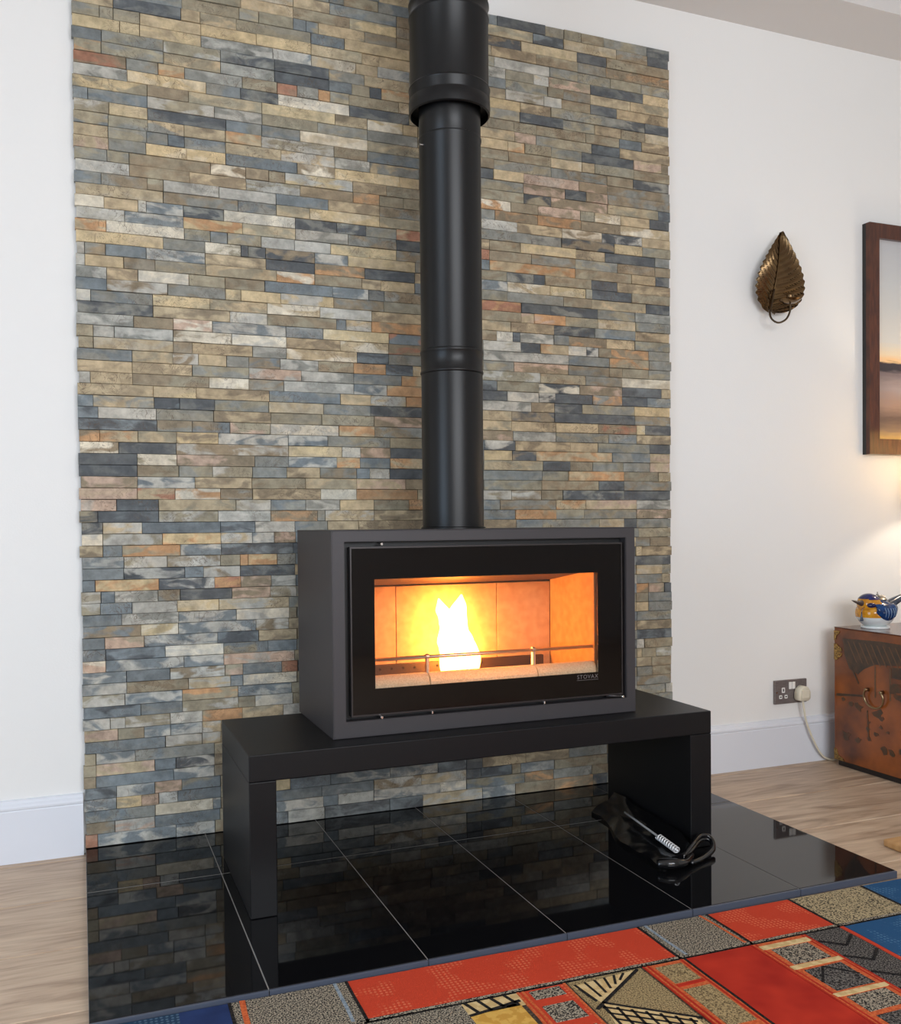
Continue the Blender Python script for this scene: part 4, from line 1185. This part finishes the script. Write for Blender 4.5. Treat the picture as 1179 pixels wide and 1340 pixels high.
mount('corner_mount', [(-0.088, 0.487), (-0.116, 0.487), (-0.112, 0.478), (-0.100, 0.470), (-0.097, 0.455), (-0.088, 0.452)])
mount('corner_mount', [(-0.088, 0.024), (-0.135, 0.024), (-0.130, 0.033), (-0.108, 0.040), (-0.100, 0.060), (-0.088, 0.064)])
mount('hinge_plate', [(-0.088, 0.440), (-0.100, 0.441), (-0.112, 0.431), (-0.122, 0.428), (-0.126, 0.416), (-0.108, 0.412), (-0.126, 0.408), (-0.121, 0.396), (-0.110, 0.392), (-0.100, 0.382), (-0.088, 0.384)])
M_iron = mat('worn_brass_ring', (150, 128, 96), 0.3, metal=1.0)
ringp = []
for i in range(25):
    a = math.radians(140 + 260 * i / 24)
    ringp.append((CX - 0.012 - 0.004 * math.sin(a), -0.278 - 0.042 * math.cos(a), 0.276 + 0.036 * math.sin(a)))
hd = obj('ring_handle', tube(BM(), ringp, 0.0036, 8), M_iron, chest, smooth=True)
for yy0 in (-0.246, -0.310):
    obj('handle_post', lathe(BM(), [(0.007, CX - 0.003), (0.005, CX - 0.010), (0.0055, CX - 0.016), (0.003, CX - 0.018)], (0, yy0, 0.299), 10, 'x'), M_iron, chest, smooth=True)

# ------------------------------------------------------------------ ceramic bird
M_gw = mat('white_glaze', (226, 230, 228), 0.08)
M_gy = mat('yellow_glaze', (214, 152, 42), 0.10, rgb2=(190, 124, 30), scale=60)
M_gb = mat('cobalt_glaze', (22, 64, 118), 0.08, rgb2=(18, 42, 80), scale=50)
M_gd = mat('navy_glaze', (36, 42, 100), 0.08, rgb2=(24, 28, 66), scale=60)
M_gg = mat('grey_glaze', (74, 84, 98), 0.15, rgb2=(50, 58, 74), scale=60)
M_gfe = mat('pale_feather_glaze', (150, 174, 200), 0.1)
M_bk = mat('dark_beak', (74, 62, 58), 0.25)
M_wire = mat('silver_wire', (150, 146, 140), 0.3, metal=1.0)
BC = Vector((2.618, -0.180, 0.553))
bird = thing('ceramic_bird', (BC.x, BC.y, CZ), 'blue, yellow and white ceramic bird pot on the lacquer chest', 'ornament')


def ell(u, v, k=1.0, rx=0.070, ry=0.060, rz=0.052):
    th, ph = u * 2 * PI, v * PI
    x, y, z = rx * math.sin(ph) * math.cos(th), ry * math.sin(ph) * math.sin(th), -rz * math.cos(ph)
    return BC + Vector((x, y, z)) * k


bm = sheet(BM(), lambda u, v: ell(u, v), 40, 24)
bmesh.ops.remove_doubles(bm, verts=bm.verts, dist=1e-5)
for v in bm.verts:
    v.co.z = max(v.co.z, CZ + 0.006)
obj('bird_body', bm, M_gw, bird, smooth=True)
obj('foot_ring', lathe(BM(), [(0.047, CZ + 0.0003), (0.049, CZ + 0.003), (0.048, CZ + 0.008), (0.040, CZ + 0.009)], (BC.x, BC.y, 0), 40), M_gw, bird, smooth=True, sharp=50)


def shell(name, c, rad, m, k=1.03, test=None):
    """glazed patch: the piece of the egg-shaped body picked by test(direction)"""
    bm = BM()
    nu, nv = 72, 40
    V = [[bm.verts.new(c + Vector((rad[0] * math.sin(PI * j / nv) * math.cos(2 * PI * i / nu), rad[1] * math.sin(PI * j / nv) * math.sin(2 * PI * i / nu), -rad[2] * math.cos(PI * j / nv)))) for j in range(nv + 1)] for i in range(nu)]
    for i in range(nu):
        for j in range(nv):
            q = (V[i][j], V[(i + 1) % nu][j], V[(i + 1) % nu][j + 1], V[i][j + 1])
            ctr = sum((w.co for w in q), Vector()) / 4 - c
            if test(ctr):
                bm.faces.new(q)
    bmesh.ops.delete(bm, geom=[w for w in bm.verts if not w.link_faces], context='VERTS')
    bmesh.ops.remove_doubles(bm, verts=bm.verts, dist=1e-6)
    return obj(name, bm, m, bird, smooth=True)


HC = BC + Vector((-0.036, -0.006, 0.034))
hr = (0.040, 0.040, 0.036)
bm = sheet(BM(), lambda u, v: HC + Vector((hr[0] * math.sin(v * PI) * math.cos(2 * PI * u), hr[1] * math.sin(v * PI) * math.sin(2 * PI * u), -hr[2] * math.cos(v * PI))), 32, 20)
bmesh.ops.remove_doubles(bm, verts=bm.verts, dist=1e-6)
obj('head', bm, M_gy, bird, smooth=True)
shell('breast', BC, (0.0712, 0.0612, 0.0532), M_gy, test=lambda d: d.x < 0.012 and d.z > -0.012 + 0.5 * max(0, d.x + 0.03) and d.z < 0.045)
shell('back', BC, (0.0714, 0.0614, 0.0534), M_gb, test=lambda d: d.x > -0.012 and d.z > 0.016)
shell('crown', HC, (0.0412, 0.0412, 0.0375), M_gd, test=lambda d: d.z > 0.017 + 0.25 * d.x * -1 * 0.2)
# wing on the near side
def wing_f(u, v):
    a = -0.044 + 0.100 * u
    w = math.sin(PI * min(1, u * 0.86 + 0.10)) ** 0.55
    zz = 0.030 - 0.058 * v * w
    q = Vector((a, 0, zz))
    t = 1 - (q.x / 0.078) ** 2 - (q.z / 0.060) ** 2
    yv = -0.0645 * math.sqrt(max(t, 0.03)) - 0.005 * math.sin(PI * v) - 0.0016 * math.sin(u * 34) * v
    return BC + Vector((a, yv, zz + 0.006))
bm = sheet(BM(), wing_f, 32, 12)
ret = bmesh.ops.extrude_face_region(bm, geom=list(bm.faces))
for v in [g for g in ret['geom'] if isinstance(g, bmesh.types.BMVert)]:
    v.co.y += 0.006
wing = obj('wing', bm, M_gb, bird, smooth=True, sharp=50)
for k in range(5):
    x = -0.022 + 0.012 * k
    pts = [Vector(wing_f((x + 0.044) / 0.100 + 0.03 * s, 0.25 + 0.6 * s)) + Vector((0, -0.001, 0)) for s in (0, 0.33, 0.66, 1)]
    obj('feather_line', tube(BM(), pts, 0.0009, 5), M_gfe, wing, smooth=True)
obj('beak', tube(BM(), spline([HC + Vector((-0.034, -0.004, 0.004)), HC + Vector((-0.055, -0.004, 0.008)), HC + Vector((-0.082, -0.004, 0.016))], 4), [0.012, 0.0105, 0.009, 0.0078, 0.0065, 0.005, 0.0038, 0.0026, 0.001], 10), M_bk, bird, smooth=True)
bm = sheet(BM(), lambda u, v: HC + Vector((-0.014 + 0.021 * math.sin(v * PI) * math.cos(2 * PI * u), -0.029 + 0.012 * math.sin(v * PI) * math.sin(2 * PI * u), -0.002 - 0.010 * math.cos(v * PI))), 18, 10)
bmesh.ops.remove_doubles(bm, verts=bm.verts, dist=1e-6)
obj('eye_patch', bm, M_gd, bird, smooth=True)
obj('tassel', lathe(BM(), [(0.0015, 0.562), (0.003, 0.548), (0.0065, 0.532), (0.005, 0.530)], (BC.x - 0.083, BC.y - 0.02, 0), 10), M_gg, bird, smooth=True)
obj('tassel_cord', tube(BM(), [(BC.x - 0.066, BC.y - 0.022, 0.583), (BC.x - 0.080, BC.y - 0.021, 0.572), (BC.x - 0.083, BC.y - 0.02, 0.561)], 0.001, 6), M_gg, bird)
tp = spline([BC + Vector((0.052, 0, 0.020)), BC + Vector((0.085, 0, 0.036)), BC + Vector((0.125, 0.0, 0.052))], 5)
obj('tail', tube(BM(), tp, [0.020 - 0.0008 * i for i in range(len(tp))], 10), M_gg, bird, smooth=True)
lid = obj('lid_rim', lathe(BM(), [(0.026, 0.598), (0.028, 0.602), (0.022, 0.609), (0.008, 0.613), (0.003, 0.616)], (BC.x + 0.016, BC.y, 0), 24), M_wire, bird, smooth=True, sharp=50)
for k in range(7):
    a = 2 * PI * k / 7
    cxx, cyy = BC.x + 0.016 + 0.018 * math.cos(a), BC.y + 0.018 * math.sin(a)
    obj('filigree_scroll', tube(BM(), [(cxx + 0.006 * math.cos(t), cyy + 0.003 * math.sin(t) * 2, 0.609 + 0.006 * math.sin(t)) for t in [i * 0.7 for i in range(9)]], 0.0011, 5), M_wire, lid)
obj('lid_knob', lathe(BM(), [(0.003, 0.614), (0.0045, 0.618), (0.002, 0.622), (0.0015, 0.628)], (BC.x + 0.010, BC.y, 0), 10), M_wire, bird, smooth=True)

# ------------------------------------------------------------------ table lamp on the chest, just past the right edge of the view
M_shade = bpy.data.materials.new('cream_lampshade')
M_shade.use_nodes = True
nt = M_shade.node_tree
bs = nt.nodes['Principled BSDF']
bs.inputs['Base Color'].default_value = (*lin((240, 226, 200)), 1)
bs.inputs['Roughness'].default_value = 0.9
tl = nt.nodes.new('ShaderNodeBsdfTranslucent'); tl.inputs['Color'].default_value = (*lin((250, 238, 214)), 1)
ms = nt.nodes.new('ShaderNodeMixShader'); ms.inputs[0].default_value = 0.75
nt.links.new(bs.outputs[0], ms.inputs[1]); nt.links.new(tl.outputs[0], ms.inputs[2])
nt.links.new(ms.outputs[0], nt.nodes['Material Output'].inputs['Surface'])
LX, LY = 3.01, -0.30
lamp = thing('table_lamp', (LX, LY, CZ), 'table lamp with a cream shade on the lacquer chest', 'lamp')
M_lampbase = mat('bronze_lamp_base', (92, 72, 50), 0.35, metal=0.7)
obj('lamp_base', lathe(BM(), [(0.07, CZ + .0004), (0.07, CZ + .012), (0.03, CZ + .03), (0.022, CZ + .06), (0.05, CZ + .13), (0.06, CZ + .20), (0.04, CZ + .27), (0.016, CZ + .30), (0.012, CZ + .48), (0.012, CZ + .50)], (LX, LY, 0), 32), M_lampbase, lamp, smooth=True, sharp=60)
obj('lamp_shade', lathe(BM(), [(0.19, 0.965), (0.145, 1.235), (0.142, 1.235), (0.187, 0.965), (0.19, 0.965)], (LX, LY, 0), 48, cap=False), M_shade, lamp, smooth=True, sharp=60)
bl = bpy.data.lights.new('lamp_bulb_light', 'POINT')
bl.energy = 5.5
bl.color = (1.0, 0.84, 0.64)
bl.shadow_soft_size = 0.03
blo = bpy.data.objects.new('lamp_bulb_light', bl)
blo.location = (LX, LY, 1.115)
COL.objects.link(blo)

# ------------------------------------------------------------------ tan wooden board at the right edge of the floor
M_board = mat('tan_board', (196, 152, 100), 0.6, rgb2=(182, 136, 86), scale=8, stretch=(1, 9, 1))
board = tag(obj('wooden_board', box(BM(), 2.005, 2.45, -1.30, -0.800, 0.0005, 0.021, 0.005, 2), M_board), 'corner of a tan wooden board lying on the oak floor at the right edge', 'board')
